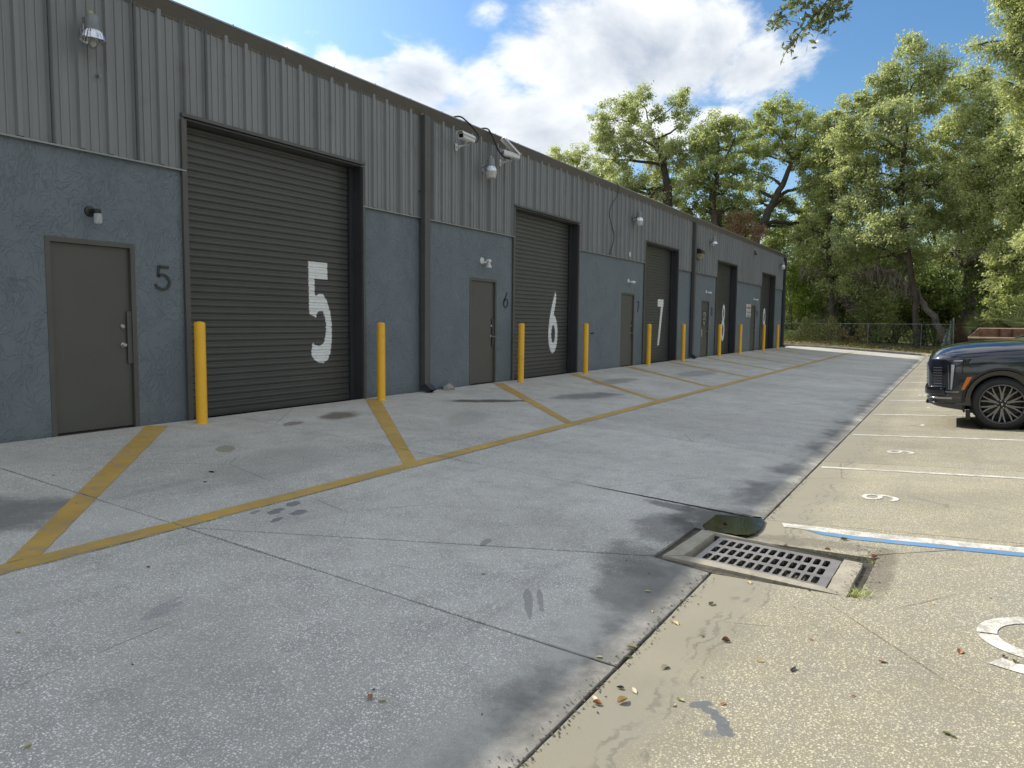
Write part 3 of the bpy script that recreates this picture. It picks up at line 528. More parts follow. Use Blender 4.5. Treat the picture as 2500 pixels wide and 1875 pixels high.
# dark dirt bed seen through the joints
mb = MB()
for (y0, y1) in ((YG, WY), (-14, YG)):
    for a, b in ((XJ[0], 4.9), (4.9, 6.2), (6.2, XJ[-1])):
        if a == 4.9: 
            segs = ((y0, 0.4), ) if y0 < YG else ((1.86, y1),)
        else: segs = ((y0, y1),)
        for s0, s1 in segs: mb.add([(a, s0, gz(s0) - .016), (b, s0, gz(s0) - .016), (b, s1, gz(s1) - .016), (a, s1, gz(s1) - .016)], [(0, 1, 2, 3)])
mb.build('joint_bed', m_dirt_shade, pav)
# gritty filling round the drain frame
mb = MB(); mb.prism(hp, -0.62, -0.416, 'z'); gr = mb.build('drain_grit', m_grit, pav)
hole2 = MB(); hole2.prism([(5.22, 1.70), (6.0, 1.68), (5.80, 0.55), (5.05, 0.55)], -3, 1, 'z'); c2 = hole2.build('cutter', m_dirt_shade)
boolean(gr, c2); bpy.data.objects.remove(c2)
# black sludge squeezed out of the joint above the puddle
mb = MB(); A_ = []; B_ = []
for i in range(40):
    t = i / 39; y = YG + .02 + t * 1.7; w = .030 * (1 - t) ** .7 + .004; x = XJ[6] if abs(XJ[6] - 6.75) < .1 else 6.7495
    A_.append((x - w * rnd.uniform(.7, 1.3), y, max(gz(y), pz_ := -.3965) + .004)); B_.append((x + w * .5 * rnd.uniform(.6, 1.4), y, gz(y) + .004))
mb.add(A_ + B_, [(i, i + 1, 41 + i, 40 + i) for i in range(39)]); mb.build('joint_sludge', m_dirt_shade, pav)
# kerb round the far end
mb_path = [(45.2, WY + 1.2), (45.9, WY + .35), (46.9, 8.2), (47.6, 7.4), (47.95, 6.2), (48.0, 4.0), (48.0, 2.0), (47.7, 1.3), (47.0, 0.9), (47.0, -3.0), (47.0, -13.5)]
kp = curve_pts([(x, y, 0) for x, y in mb_path], 3)
kr = bpy.data.objects.new('kerb', None); col.objects.link(kr); prop(kr, kind='structure'); ORG[kr] = Vector((0, 0, 0))
for i in range(len(kp) - 1):
    a, b = kp[i], kp[i + 1]; d = (b - a).normalized(); n = Vector((-d.y, d.x, 0)) * -1
    a2 = a + d * .006; b2 = b - d * .006
    def sec(p):
        z = gz(min(p.y, WY)); r = n * -1
        return [(p.x, p.y, z - .1), (p.x, p.y, z + .10), (p.x + r.x * .02, p.y + r.y * .02, z + .13), (p.x + r.x * .15, p.y + r.y * .15, z + .135), (p.x + r.x * .16, p.y + r.y * .16, z - .1)]
    A, B = sec(a2), sec(b2); m = len(A)
    k = MB(); k.add(A + B, [(j, (j + 1) % m, m + (j + 1) % m, m + j) for j in range(m)] + [tuple(range(m)), tuple(range(2 * m - 1, m - 1, -1))]); k.build('kerb_stone', m_kerb, kr)

# painted markings
def clipx(poly, x0, x1):
    for s, xc in ((1, x0), (-1, x1)):
        out = []
        for i in range(len(poly)):
            p, q = poly[i], poly[(i + 1) % len(poly)]; fp, fq = s * (p[0] - xc), s * (q[0] - xc)
            if fp >= 0: out.append(p)
            if fp * fq < 0:
                t = fp / (fp - fq); out.append((p[0] + (q[0] - p[0]) * t, p[1] + (q[1] - p[1]) * t))
        poly = out
        if len(poly) < 3: return []
    return poly
def paint(name, poly, mat, h=0.0035, rag=0.004):
    mb = MB()
    for i in range(len(XJ) - 1):
        q = clipx(poly, XJ[i] + .006, XJ[i + 1] - .006)
        if len(q) < 3: continue
        r = []
        for k in range(len(q)):
            a, b = q[k], q[(k + 1) % len(q)]; l = math.hypot(b[0] - a[0], b[1] - a[1]); n = max(1, int(l / 0.06)) if a[0] < 13 else 1
            if l < 1e-6: continue
            for t in range(n):
                x = a[0] + (b[0] - a[0]) * t / n; y = a[1] + (b[1] - a[1]) * t / n
                if t: x += -(b[1] - a[1]) / l * rnd.uniform(-rag, rag); y += (b[0] - a[0]) / l * rnd.uniform(-rag, rag)
                r.append((x, y, gz(y) + h))
        mb.add(r, [tuple(range(len(r)))])
    return mb.build(name, mat, pav)
paint('yellow_edge_line', [(XJ[0], 4.797), (44.2, 4.797), (44.2, 4.955), (XJ[0], 4.955)], m_yline)
for (wx, gx) in ((5.60, 2.40), (9.52, 6.26), (13.50, 10.08), (17.10, 13.95), (20.9, 17.68), (24.5, 21.55), (28.6, 25.3), (32.4, 29.2), (36.4, 33.2), (40.4, 37.2)):
    w = .105
    paint('yellow_diagonal_line', [(gx - w, 4.958), (gx + w, 4.958), (wx + w * .9, WY - .09 - .11), (wx - w * .9, WY - .09 + .05)], m_yline, 0.004)
for x in [9.635 + 3.15 * k for k in range(0, 12)]:
    paint('white_stall_line', [(x - .05, -4.6), (x + .05, -4.6), (x + .04, 1.33 if x < 14 else 1.25), (x - .05, 1.32)], m_wline, 0.004)
paint('white_stall_line', [(6.462, -4.6), (6.60, -4.6), (6.62, 0.40), (6.68, 1.22), (6.56, 1.18), (6.468, 0.6)], m_wline, 0.004)
paint('blue_stall_line', [(6.335, -4.6), (6.46, -4.6), (6.465, 0.55), (6.52, 1.0), (6.42, 0.86), (6.36, 0.60)], m_bline, 0.004)
def gpoly(name, polys, mat, x, y, sx, sy, h=0.0045):
    """digits painted for a reader standing at the building: u runs to -x... drawn in (u right, v up)"""
    mb = MB()
    for P in polys:
        r = [(x - u * sx, y - v * sy, gz(y - v * sy) + h) for u, v in P]; mb.add(r, [tuple(range(len(r)))])
    return mb.build(name, mat, pav)
def ringquads(cx, cy, rx, ry, w, a0, a1, n=22, wy=None):
    out = []; wy = wy or w
    for i in range(n):
        p, q = a0 + (a1 - a0) * i / n, a0 + (a1 - a0) * (i + 1) / n
        out.append([(cx + rx * math.cos(p), cy + ry * math.sin(p)), (cx + rx * math.cos(q), cy + ry * math.sin(q)), (cx + (rx - w) * math.cos(q), cy + (ry - wy) * math.sin(q)), (cx + (rx - w) * math.cos(p), cy + (ry - wy) * math.sin(p))])
    return out
six = ringquads(0, .28, .44, .28, .17, 0, 2 * PI, 24, wy=.13) + ringquads(.16, .34, .60, .64, .17, PI * 1.0, PI * .30, 16, wy=.15)
seven = [[(-.42, 1), (.42, 1), (.42, .84), (-.42, .84)], [(.24, .84), (.42, .84), (-.02, 0), (-.2, 0)]]
def eightp(): return ringquads(0, .27, .42, .27, .15, 0, 2 * PI) + ringquads(0, .76, .36, .24, .14, 0, 2 * PI)
for x, d in ((8.08, six), (11.15, six), (14.33, seven), (17.42, seven), (20.6, eightp()), (23.75, eightp())):
    gpoly('painted_stall_number', d, m_wline, x, .73, .30, .34)
# stencilled ring of the accessible-space symbol, with its stencil gaps, and the arc outside it
mb = MB()
for r0, r1, a0, a1 in ((.33, .235, 2, 94), (.33, .235, 98, 176), (.33, .235, 184, 262), (.33, .235, 268, 354), (.53, .42, 147, 212)):
    for q in range(14):
        p_, t_ = R_(a0 + (a1 - a0) * q / 14), R_(a0 + (a1 - a0) * (q + 1) / 14)
        pts = [(4.70 + r * math.cos(t), -.505 + r * math.sin(t)) for r, t in ((r0, p_), (r0, t_), (r1, t_), (r1, p_))]
        mb.add([(x, y, gz(y) + .0045) for x, y in pts], [(0, 1, 2, 3)])
mb.build('painted_accessible_symbol', m_wline, pav)

# storm drain
dr = root('storm_drain', 'rusty grey iron storm drain grate set in a worn concrete frame beside the puddle', 'drain', (5.5, 1.1, -0.5))
def bil(C, u, v):   # C: L T R B ; u from L to T, v from L to B
    x = (C[0][0] * (1 - u) + C[1][0] * u) * (1 - v) + (C[3][0] * (1 - u) + C[2][0] * u) * v
    y = (C[0][1] * (1 - u) + C[1][1] * u) * (1 - v) + (C[3][1] * (1 - u) + C[2][1] * u) * v
    return x, y
GC = [(5.296, 1.575), (5.966, 1.555), (5.823, 0.635), (5.145, 0.655)]
GF = [(5.300, 1.625), (5.980, 1.60), (5.823, 0.635), (5.145, 0.655)]
ztop = -0.393
def frame_bar(poly):
    mb = MB(); m = len(poly); cx = sum(p[0] for p in poly) / m; cy = sum(p[1] for p in poly) / m
    r0 = [(x, y, -.62) for x, y in poly]; r1 = [(x, y, ztop - .012) for x, y in poly]
    r2 = [(x + (cx - x) * .02 + rnd.uniform(-.003, .003), y + (cy - y) * .06, ztop) for x, y in poly]
    fs = [tuple(range(2 * m, 3 * m))]
    for k in range(2): fs += [(k * m + i, k * m + (i + 1) % m, (k + 1) * m + (i + 1) % m, (k + 1) * m + i) for i in range(m)]
    mb.add(r0 + r1 + r2, fs); return mb
def sub(pa, pb, n): return [(pa[0] + (pb[0] - pa[0]) * i / n + rnd.uniform(-.004, .004), pa[1] + (pb[1] - pa[1]) * i / n + rnd.uniform(-.004, .004)) for i in range(n)]
L, T, Rr, B = DR; gL, gT, gR, gB = [(x + .012 * (1 if x > 5.5 else -1), y + .012 * (1 if y > 1.1 else -1)) for x, y in GF]
for quad in ((L, T, gT, gL), (T, Rr, gR, gT), (Rr, B, gB, gR), (B, L, gL, gB)):
    pts = []
    for i in range(4): pts += sub(quad[i], quad[(i + 1) % 4], 9 if i % 2 == 0 else 2)
    frame_bar(pts).build('concrete_frame', m_frameconc, dr, ang=40)
mb = MB(); nu, nv = 3, 13; zt, zb_ = -0.409, -0.432
us = [0.055]; 
for i in range(nu): us += [us[-1] + .235, us[-1] + .235 + (.0925 if i < nu - 1 else 0)]
us = [0.0, 0.085, 0.085 + .215, 0.385, .60, .685, .90, 1.0]
vs_ = [0.0, 0.045]
for i in range(nv): 
    a = 0.045 + i * (0.91 / nv); vs_ += [a + 0.91 / nv * 0.60, a + 0.91 / nv]
vs_ = [0.0] + [x for i in range(nv) for x in (0.05 + i * 0.905 / nv, 0.05 + i * 0.905 / nv + 0.905 / nv * 0.68)] + [1.0]
holes = {(1 + 2 * i, 1 + 2 * j) for i in range(3) for j in range(nv)}
def gv(i, j, z): x, y = bil(GC, us[i], vs_[j]); return (x, y, z)
for i in range(len(us) - 1):
    for j in range(len(vs_) - 1):
        if (i, j) in holes:
            a = [gv(i, j, zt), gv(i + 1, j, zt), gv(i + 1, j + 1, zt), gv(i, j + 1, zt)]; b_ = [(x, y, zb_) for x, y, z in a]
            # rounded corners of the slot
            c = Vector([sum(p[k] for p in a) / 4 for k in range(3)])
            for q in range(4):
                p = Vector(a[q]); e1 = p + (Vector(a[(q + 1) % 4]) - p) * (.16 if q % 2 else .09); e2 = p + (Vector(a[q - 1]) - p) * (.09 if q % 2 else .16)
                mb.add([p, e1, e2, p - Vector((0, 0, .03)), e1 - Vector((0, 0, .03)), e2 - Vector((0, 0, .03))], [(0, 1, 2), (1, 4, 5, 2)])
            mb.cur = 1; mb.add(a + b_, [(0, 1, 5, 4), (1, 2, 6, 5), (2, 3, 7, 6), (3, 0, 4, 7)]); mb.cur = 0  # slot sides take the dark joint colour, for rust and painted-in shade
        else: mb.add([gv(i, j, zt), gv(i + 1, j, zt), gv(i + 1, j + 1, zt), gv(i, j + 1, zt)], [(0, 1, 2, 3)])
o = [gv(0, 0, zt), gv(len(us) - 1, 0, zt), gv(len(us) - 1, len(vs_) - 1, zt), gv(0, len(vs_) - 1, zt)]
mb.add(o + [(x, y, zb_) for x, y, z in o], [(0, 1, 5, 4), (1, 2, 6, 5), (2, 3, 7, 6), (3, 0, 4, 7)])
mb.build('grate', [m_iron, m_dirt_shade], dr)
mb = MB(); q = [(5.16, 1.72), (6.02, 1.69), (5.84, .54), (5.02, .55)]; mb.add([(x, y, -.47) for x, y in q] + [(x, y, -1.5) for x, y in q], [(0, 1, 5, 4), (1, 2, 6, 5), (2, 3, 7, 6), (3, 0, 4, 7), (4, 5, 6, 7)])
mb.build('drain_pit', m_dark, dr)  # pit coloured black so the slots read as deep shade
# puddle lying in the low corner
mb = MB(); pz = -0.3985
pp = [(6.725, 1.395), (6.67, 1.56), (6.60, 1.78), (6.53, 1.98), (6.40, 1.96), (6.28, 1.84), (6.16, 1.76), (6.07, 1.70), (6.055, 1.55), (6.08, 1.40), (6.14, 1.345), (6.35, 1.335), (6.6, 1.35)]
pp = curve_pts([(x, y, 0) for x, y in pp + pp[:1]], 4)[:-1]
mb.add([(p.x + rnd.uniform(-.012, .012), p.y + rnd.uniform(-.012, .012), pz) for p in pp], [tuple(range(len(pp)))]); prop(mb.build('water', m_water), kind='structure')

# ------------------------------------------------------------ the warehouse
bld = root('warehouse', 'long single storey grey metal and blue stucco warehouse with a row of numbered roller doors', 'building', (20, WY, 0))
XA, XB = -8.0, 43.98; ZS = 3.158; ZO = 3.8165; ZE = 4.958
OPN = [(6.16, 9.42), (14.30, 17.53), (22.30, 25.49), (30.39, 33.55), (38.46, 41.61)]
DRS = [(4.433, 5.455), (12.586, 13.61), (20.505, 21.527), (28.49, 29.50), (36.416, 37.44)]; DH = 2.174
TH = 0.30
edges = [XA] + [v for o_ in OPN for v in o_] + [XB]
for i in range(0, len(edges), 2):
    a, b = edges[i], edges[i + 1]; mb = MB(); d = [q for q in DRS if a < q[0] < b]
    y0, y1 = WY, WY + TH
    if d:
        p, q = d[0]; mb.bb(a, p, y0, y1, -.45, ZS); mb.bb(q, b, y0, y1, -.45, ZS); mb.bb(p, q, y0, y1, DH, ZS)
    else: mb.bb(a, b, y0, y1, -.45, ZS)
    mb.build('stucco_wall', m_stucco, bld)
# backing behind the siding, far gable wall, roof
mb = MB()
for i in range(0, len(edges), 2): mb.bb(edges[i], edges[i + 1], WY + .012, WY + TH, ZS + .002, ZE + .1)
for a, b in OPN: mb.bb(a, b, WY + .012, WY + TH, ZO, ZE + .1)
mb.build('wall_backing', m_dark, bld)
mb = MB(); mb.prism([(WY + TH, -.45), (WY + 12, -.45), (WY + 12, 5.9), (WY + TH, 5.05)], XB - .05, XB, 'x'); mb.prism([(WY + TH, -.45), (WY + 12, -.45), (WY + 12, 5.9), (WY + TH, 5.05)], XA, XA + .05, 'x'); mb.bb(XA, XB, WY + 11.9, WY + 12, -.45, 5.9)
mb.build('end_wall', m_siding, bld)
mb = MB(); mb.prism([(WY - .09, 5.10), (WY + 12.2, 5.98), (WY + 12.2, 6.02), (WY - .09, 5.125)], XA - .1, XB + .12, 'x'); mb.build('roof', m_roof, bld)
# siding panels: 36 inch sheets with three ribs each
def siding_profile(x0, x1):
    pts = [(x0, 0.0)]; P = .322
    k0 = int(math.floor((x0 - 1) / P)); k1 = int(math.ceil((x1 + 1) / P))
    for k in range(k0, k1):
        xr = k * P + .045
        for dx, y in ((-.040, 0), (-.028, .038), (.022, .038), (.044, 0), (.096, 0), (.100, .010), (.118, .010), (.126, 0), (.196, 0), (.200, .010), (.218, .010), (.226, 0)):
            x = xr + dx
            if x0 + .003 < x < x1 - .003: pts.append((x, y))
    pts.append((x1, 0.0)); return pts
def panel(x0, x1, zb, zt):
    mb = MB(); pr = siding_profile(x0 + .0015, x1 - .0015); m = len(pr)
    mb.add([(x, WY - .004 - y, zb) for x, y in pr] + [(x, WY - .004 - y, zt) for x, y in pr], [(i, i + 1, m + i + 1, m + i) for i in range(m - 1)])
    mb.build('siding_panel', m_siding, bld)
xs = XA; PW = .966
cuts = sorted(edges[1:-1])
while xs < XB - .01:
    xe = min(xs + PW, XB); segs = [xs] + [c for c in cuts if xs < c < xe] + [xe]
    for a, b in zip(segs[:-1], segs[1:]):
        if b - a < .01: continue
        mid = (a + b) / 2; op = any(p < mid < q for p, q in OPN); panel(a, b, (ZO + .03) if op else ZS + .005, ZE + .03)
    xs = xe
# screws along the foot of the siding
mb = MB()
x = XA + .2
while x < 26:
    if not any(p - .1 < x < q + .1 for p, q in OPN): mb.lathe([(.006, 0), (.004, .004), (0, .005)], (x, WY - .005, ZS + .05 + .03 * math.sin(x * 9)), Matrix.Rotation(PI / 2, 3, 'X'), 6)
    x += .161
o = mb.build('siding_screws', m_fascia, bld, kind='stuff')
# base flashing strips, head and jamb trims
for i in range(0, len(edges), 2): 
    a, b = edges[i], edges[i + 1]; mb = MB(); mb.bb(a, b, WY - .045, WY - .003, ZS - .012, ZS - .004); mb.bb(a, b, WY - .045, WY - .041, ZS - .024, ZS - .012); mb.build('drip_edge', m_trimlight if a < 20 else m_fascia, bld)
for a, b in OPN:
    mb = MB(); mb.bb(a - .05, b + .05, WY - .05, WY - .006, ZO - .012, ZO + .028); mb.bb(a, b, WY - .006, WY + .26, ZO - .04, ZO - .02); mb.build('head_trim', m_spout, bld)
    for s, x in ((-1, a), (1, b)):
        mb = MB()
        if s < 0: mb.bb(x - .06, x + .012, WY - .042, WY - .003, -.02, ZS - .03); mb.bb(x - .06, x + .012, WY - .048, WY - .003, ZS + .0, ZO - .046)
        else: mb.bb(x - .004, x + .05, WY - .040, WY - .003, -.02, ZO - .046)
        mb.build('jamb_trim', m_frame if s < 0 else m_spout, bld)
        mb = MB(); mb.bb(x - .02 if s > 0 else x + .001, x + .0 if s > 0 else x + .02, WY - .002, WY + TH, -.02, ZO - .041); mb.bb(x - .09 if s > 0 else x + .02, x - .02 if s > 0 else x + .07, WY + .17, WY + .205, -.02, ZO - .041)
        mb.build('door_jamb', m_jamb, bld)
# roller doors
PITCH = .0925; NS = 42; YC = WY + .235
prof = [(0.003, 0.0), (0.003, .009), (-.008, .013), (-.011, .022), (-.0095, .034), (-.008, .050), (-.0095, .064), (-.0135, .074), (-.011, .082), (0.0, .086), (0.003, .0895)]
def prof_y(z):
    t = z % PITCH
    for (y0, z0), (y1, z1) in zip(prof[:-1], prof[1:]):
        if z0 <= t <= z1: return y0 + (y1 - y0) * (t - z0) / (z1 - z0)
    return 0.0
def slat_mesh(w):
    mb = MB(); m = len(prof)
    mb.add([(-w / 2, y, z) for y, z in prof] + [(w / 2, y, z) for y, z in prof], [(i, m + i, m + i + 1, i + 1) for i in range(m - 1)])
    mb.add([(-w / 2, 0, .0895), (w / 2, 0, .0895), (w / 2, .006, .0905), (-w / 2, .006, .0905)], [(0, 1, 2, 3)])
    return mb.mesh('slat', m_curtain, ang=50)
P5 = [[(0, 1), (.83, 1), (.83, .836), (.27, .836), (.27, .68), (.30, .668), (.45, .69), (.62, .69), (.78, .63), (.93, .52), (1, .38), (.99, .22), (.93, .1), (.8, .03), (.6, 0), (.4, .01), (.2, .04), (.09, .09), (.10, .13), (.14, .2), (.17, .21), (.22, .19), (.4, .175), (.55, .185), (.66, .22), (.72, .30), (.74, .38), (.70, .45), (.6, .52), (.45, .52), (.36, .50), (.3, .45), (.16, .475), (.02, .49)]]
def ell(cx, cy, rx, ry, n=32): return [(cx + rx * math.cos(2 * PI * i / n), cy + ry * math.sin(2 * PI * i / n)) for i in range(n)]
P6 = [[(.70, 1), (.80, .93), (.78, .85), (.66, .72), (.52, .6), (.50, .5), (.05, .42), (.10, .55), (.22, .66), (.38, .8), (.56, .92)], ell(.5, .31, .5, .31), ell(.52, .31, .2, .145)]
P7 = [[(0, 1), (1, 1), (1, .84), (0, .84)], [(.58, .845), (.93, .845), (.40, 0), (.08, 0)]]
P8 = [ell(.56, .77, .34, .23), ell(.58, .77, .13, .125), ell(.46, .30, .44, .30), ell(.47, .30, .17, .165), ]
P9 = [ell(.5, .70, .46, .30), ell(.5, .70, .19, .155), [(.72, .55), (.95, .65), (.88, .4), (.66, .15), (.42, .03), (.28, 0), (.36, .08), (.5, .22), (.64, .42)]]
MODE = {'6': 'union_hole', '8': 'union_hole', '9': 'union_hole'}
NUM = {5: (8.45, .50, .61, 2.20, P5, None), 6: (16.41, .50, .52, 2.06, P6, [2]), 7: (24.22, .57, .535, 2.09, P7, None), 8: (32.17, .60, .535, 2.11, P8, [1, 3]), 9: (40.10, .62, .53, 2.11, P9, [1])}
def inside(poly, x, y):
    c = False; j = len(poly) - 1
    for i in range(len(poly)):
        if (poly[i][1] > y) != (poly[j][1] > y) and x < (poly[j][0] - poly[i][0]) * (y - poly[i][1]) / (poly[j][1] - poly[i][1]) + poly[i][0]: c = not c
        j = i
    return c
for idx, (a, b) in enumerate(OPN):
    n = idx + 5; w = b - a - .05
    rd = bpy.data.objects.new('roller_door', None); col.objects.link(rd); rd.parent = bld; ORG[rd] = ORG[bld]
    base = slat_mesh(w)
    for k in range(1, NS):
        s = link(base, 'slat', rd); s.location = Vector(((a + b) / 2, YC + rnd.uniform(-.0012, .0012), k * PITCH - .02)) - ORG[bld]
    mb = MB(); mb.bb(a + .03, b - .03, YC - .02, YC + .02, -.02, .07); mb.bb(a + .03, b - .03, YC - .028, YC - .02, -.005, .03); mb.build('bottom_bar', m_curtain, rd)
    mb = MB(); mb.bb(a, b, YC + .05, YC + .06, -.4, ZO); mb.build('door_backing', m_dark, rd)
    X0, wd, z0, z1, polys, holes_ = NUM[n]; holes_ = holes_ or []
    mb = MB(); dz = .0066; z = z0
    while z < z1:
        zz = min(z + dz, z1); v = ((z + zz) / 2 - z0) / (z1 - z0); N = 130; on = []
        jx = rnd.uniform(-.004, .004)
        for i in range(N + 1):
            u = i / N * 1.1 - .05
            ins = any(inside(P, u, v) for q, P in enumerate(polys) if q not in holes_) and not any(inside(polys[q], u, v) for q in holes_)
            on.append(ins)
        i = 0
        while i <= N:
            if on[i]:
                j = i
                while j < N and on[j + 1]: j += 1
                xa = X0 + (i / N * 1.1 - .05) * wd + jx; xb = X0 + (j / N * 1.1 - .05) * wd + jx
                ya, yb = YC + prof_y(z + .02) - .0022, YC + prof_y(zz + .02) - .0022
                if xb - xa > .004: mb.add([(xa, ya, z), (xb, ya, z), (xb, yb, zz), (xa, yb, zz)], [(0, 1, 2, 3)])
                i = j + 1
            else: i += 1
        z = zz
    mb.build('painted_number', m_whitepaint, rd)
# pedestrian doors
def lever(mb, x, y, z):
    rt = Matrix.Rotation(PI / 2, 3, 'X')
    mb.lathe([(.034, 0), (.034, .008), (.014, .014), (.014, .05), (0, .052)], (x, y, z), rt, 16)
def ped_door(i, a, b):
    fy = WY + .012; dy = WY + .035
    d = MB(); d.cbox(((a + b) / 2, dy + .022, (DH - .055) / 2 + .008), (b - a - .115, .044, DH - .055 - .02), .002)
    leaf = d.build('door', m_door, bld)
    f = MB(); t = .055
    f.bb(a, a + t, fy - .018, fy + .12, -.02, DH); f.bb(b - t, b, fy - .018, fy + .12, -.02, DH); f.bb(a + t, b - t, fy - .018, fy + .12, DH - t, DH)
    f.bb(a + t, b - t, fy + .06, fy + .12, -.03, .004)
    f.build('door_frame', m_frame, leaf)
    for z in (.22, 1.06, 1.87):
        h = MB(); h.bb(a + t - .016, a + t + .014, dy - .016, dy - .001, z, z + .11); h.tube([(a + t - .001, dy - .019, z - .004), (a + t - .001, dy - .019, z + .114)], .008, 8)
        h.build('hinge', m_frame if i == 0 else m_jamb, leaf)
    xk = b - .16
    k = MB(); rt = Matrix.Rotation(PI / 2, 3, 'X')
    k.lathe([(.028, 0), (.028, .010), (.022, .016), (.022, .022), (0, .024)], (xk, dy, 1.20), rt, 16); k.build('deadbolt', m_steel, leaf, ang=40)
    k = MB()
    if i == 0: k.lathe([(.030, 0), (.030, .008), (.012, .014), (.012, .028), (.022, .036), (.025, .048), (.018, .058), (0, .060)], (xk, dy, .98), rt, 18)
    else: lever(k, xk, dy, .98); k.tube([(xk, dy - .048, .98), (xk + .03, dy - .05, .985), (xk + .07, dy - .05, .97), (xk + .10, dy - .052, .975)], [.010, .010, .008, .006], 8)
    k.build('door_handle', m_steel, leaf, ang=40)
    k = MB()
    if i == 0:
        k.cbox((b - .075, dy - .022, 1.07), (.075, .006, .62), .002)
        for z in (.84, 1.30, 1.16): k.lathe([(.010, 0), (.008, .005), (0, .006)], (b - .075, dy - .025, z), rt, 8)
        k.build('latch_guard', m_door, leaf)
    else:
        k.cbox((b - .082, dy - .018, 1.06), (.115 if i == 1 else .10, .008, .58), .002); k.build('latch_guard', m_jamb, leaf)
    return leaf
leaves_ = [ped_door(i, a, b) for i, (a, b) in enumerate(DRS)]
# raised house numbers beside the doors
def strokes(S, x, z, w, h, r=.017, y=WY - .012):
    mb = MB()
    for st in S:
        pts = [(x + u * w, y, z + v * h) for u, v in (curve2(st))]
        m = len(pts); vs = []
        for i in range(m):
            p = Vector(pts[i]); d = (Vector(pts[min(i + 1, m - 1)]) - Vector(pts[max(i - 1, 0)])).normalized(); nn = Vector((-d.z, 0, d.x)) * r
            vs += [p + nn, p - nn, p + nn + Vector((0, .014, 0)), p - nn + Vector((0, .014, 0))]
        fs = []
        for i in range(m - 1):
            q = i * 4; fs += [(q, q + 1, q + 5, q + 4), (q, q + 4, q + 6, q + 2), (q + 1, q + 3, q + 7, q + 5)]
        fs += [(0, 2, 3, 1), (4 * m - 4, 4 * m - 3, 4 * m - 1, 4 * m - 2)]
        mb.add(vs, fs)
    return mb
def curve2(st):
    if len(st) <= 3: return st
    return [(p.x, p.y) for p in curve_pts([(a, b, 0) for a, b in st], 5)]
D5 = [[(.9, .96), (.30, .96)], [(.30, .99), (.22, .55)], [(.22, .55), (.42, .62), (.72, .58), (.92, .34), (.78, .08), (.48, .0), (.18, .08), (.06, .22)]]
D6 = [[(.78, 1), (.5, .72), (.22, .46), (.08, .27), (.2, .06), (.5, 0), (.82, .08), (.94, .29), (.8, .5), (.5, .56), (.2, .46), (.12, .34)]]
D7 = [[(.05, .96), (.95, .96)], [(.93, .97), (.35, 0)]]
D8 = [[(.5, .54), (.85, .66), (.82, .92), (.5, 1), (.18, .92), (.15, .66), (.5, .54), (.9, .4), (.88, .1), (.5, 0), (.12, .1), (.1, .4), (.5, .54)]]
D9 = [[(.22, 0), (.5, .28), (.78, .54), (.92, .73), (.8, .94), (.5, 1), (.18, .92), (.06, .71), (.2, .5), (.5, .44), (.8, .54), (.88, .66)]]
for D, x, z in ((D5, 5.70, 1.655), (D6, 13.88, 1.61), (D7, 21.72, 1.63), (D8, 29.76, 1.61), (D9, 37.65, 1.61)):
    strokes(D, x, z, .22 if D is D5 else .2, .285 if D is D5 else .31).build('house_number', m_blackmetal, bld)
# eave gutter in lengths, with drip edge
gx = XA - .1
while gx < XB + .1:
    ge = min(gx + 6.1, XB + .12); mb = MB()
    pr = [(WY - .002, 4.944), (WY - .018, 4.938), (WY - .022, 4.958), (WY - .070, 5.035), (WY - .098, 5.082), (WY - .104, 5.095), (WY - .098, 5.098), (WY - .006, 5.088)]
    mb.prism(pr, gx + .001, ge - .001, 'x'); seg = mb.build('eave_trim', m_fascia, bld)
    mb = MB(); mb.prism([(WY - .106, 5.097), (WY - .116, 5.101), (WY - .112, 5.122), (WY - .03, 5.130), (WY - .03, 5.124), (WY - .10, 5.114)], gx + .001, ge - .001, 'x'); mb.build('roof_edge_trim', m_trimlight, bld)
    gx = ge
mb = MB(); x = XA
while x < XB:
    mb.lathe([(.012, 0), (.012, .006), (.005, .01), (.005, .02), (0, .02)], (x, WY - .085, 5.128), None, 6); x += .93
mb.build('roof_screws', m_fascia, bld, kind='stuff')
# downspouts
for x in (10.93, 27.02, 43.66):
    w = .17 if x < 40 else .26; dpt = .115
    mb = MB(); z0 = .11
    mb.cbox((x + w / 2, WY - .032 - dpt / 2, (4.945 + z0) / 2), (w, dpt, 4.945 - z0), .008)
    ds = mb.build('downspout', m_spout if x < 40 else m_jamb, bld)
    mb = MB(); y = WY - .032 - dpt / 2
    a = [(x, y - dpt / 2, z0 + .04), (x + w, y - dpt / 2, z0 + .04), (x + w, y + dpt / 2, z0 - .02), (x, y + dpt / 2, z0 - .02)]
    b_ = [(p[0], p[1] - .15, p[2] - .10) for p in a]
    mb.add(a + b_, [(0, 1, 5, 4), (1, 2, 6, 5), (2, 3, 7, 6), (3, 0, 4, 7)]); mb.build('downspout_elbow', m_jamb, ds)
    mb = MB(); c = Vector(b_[0]); mb.add([Vector(b_[0]) + Vector((.01, 0, 0)), Vector(b_[1]) - Vector((.01, 0, 0)), Vector(a[2]) + Vector((-.01, .0, .01)), Vector(a[3]) + Vector((.01, 0, .01))], [(0, 1, 2, 3)])
    for z in (1.5, 3.6):
        k = MB(); k.bb(x - .006, x + w + .006, y - dpt / 2 - .004, WY - .004, z, z + .03); k.build('strap', m_spout if x < 40 else m_jamb, ds)
mb = MB(); mb.bb(XB - .02, XB + .03, WY - .05, WY + .05, -.3, 4.95); mb.build('corner_trim', m_jamb, bld)
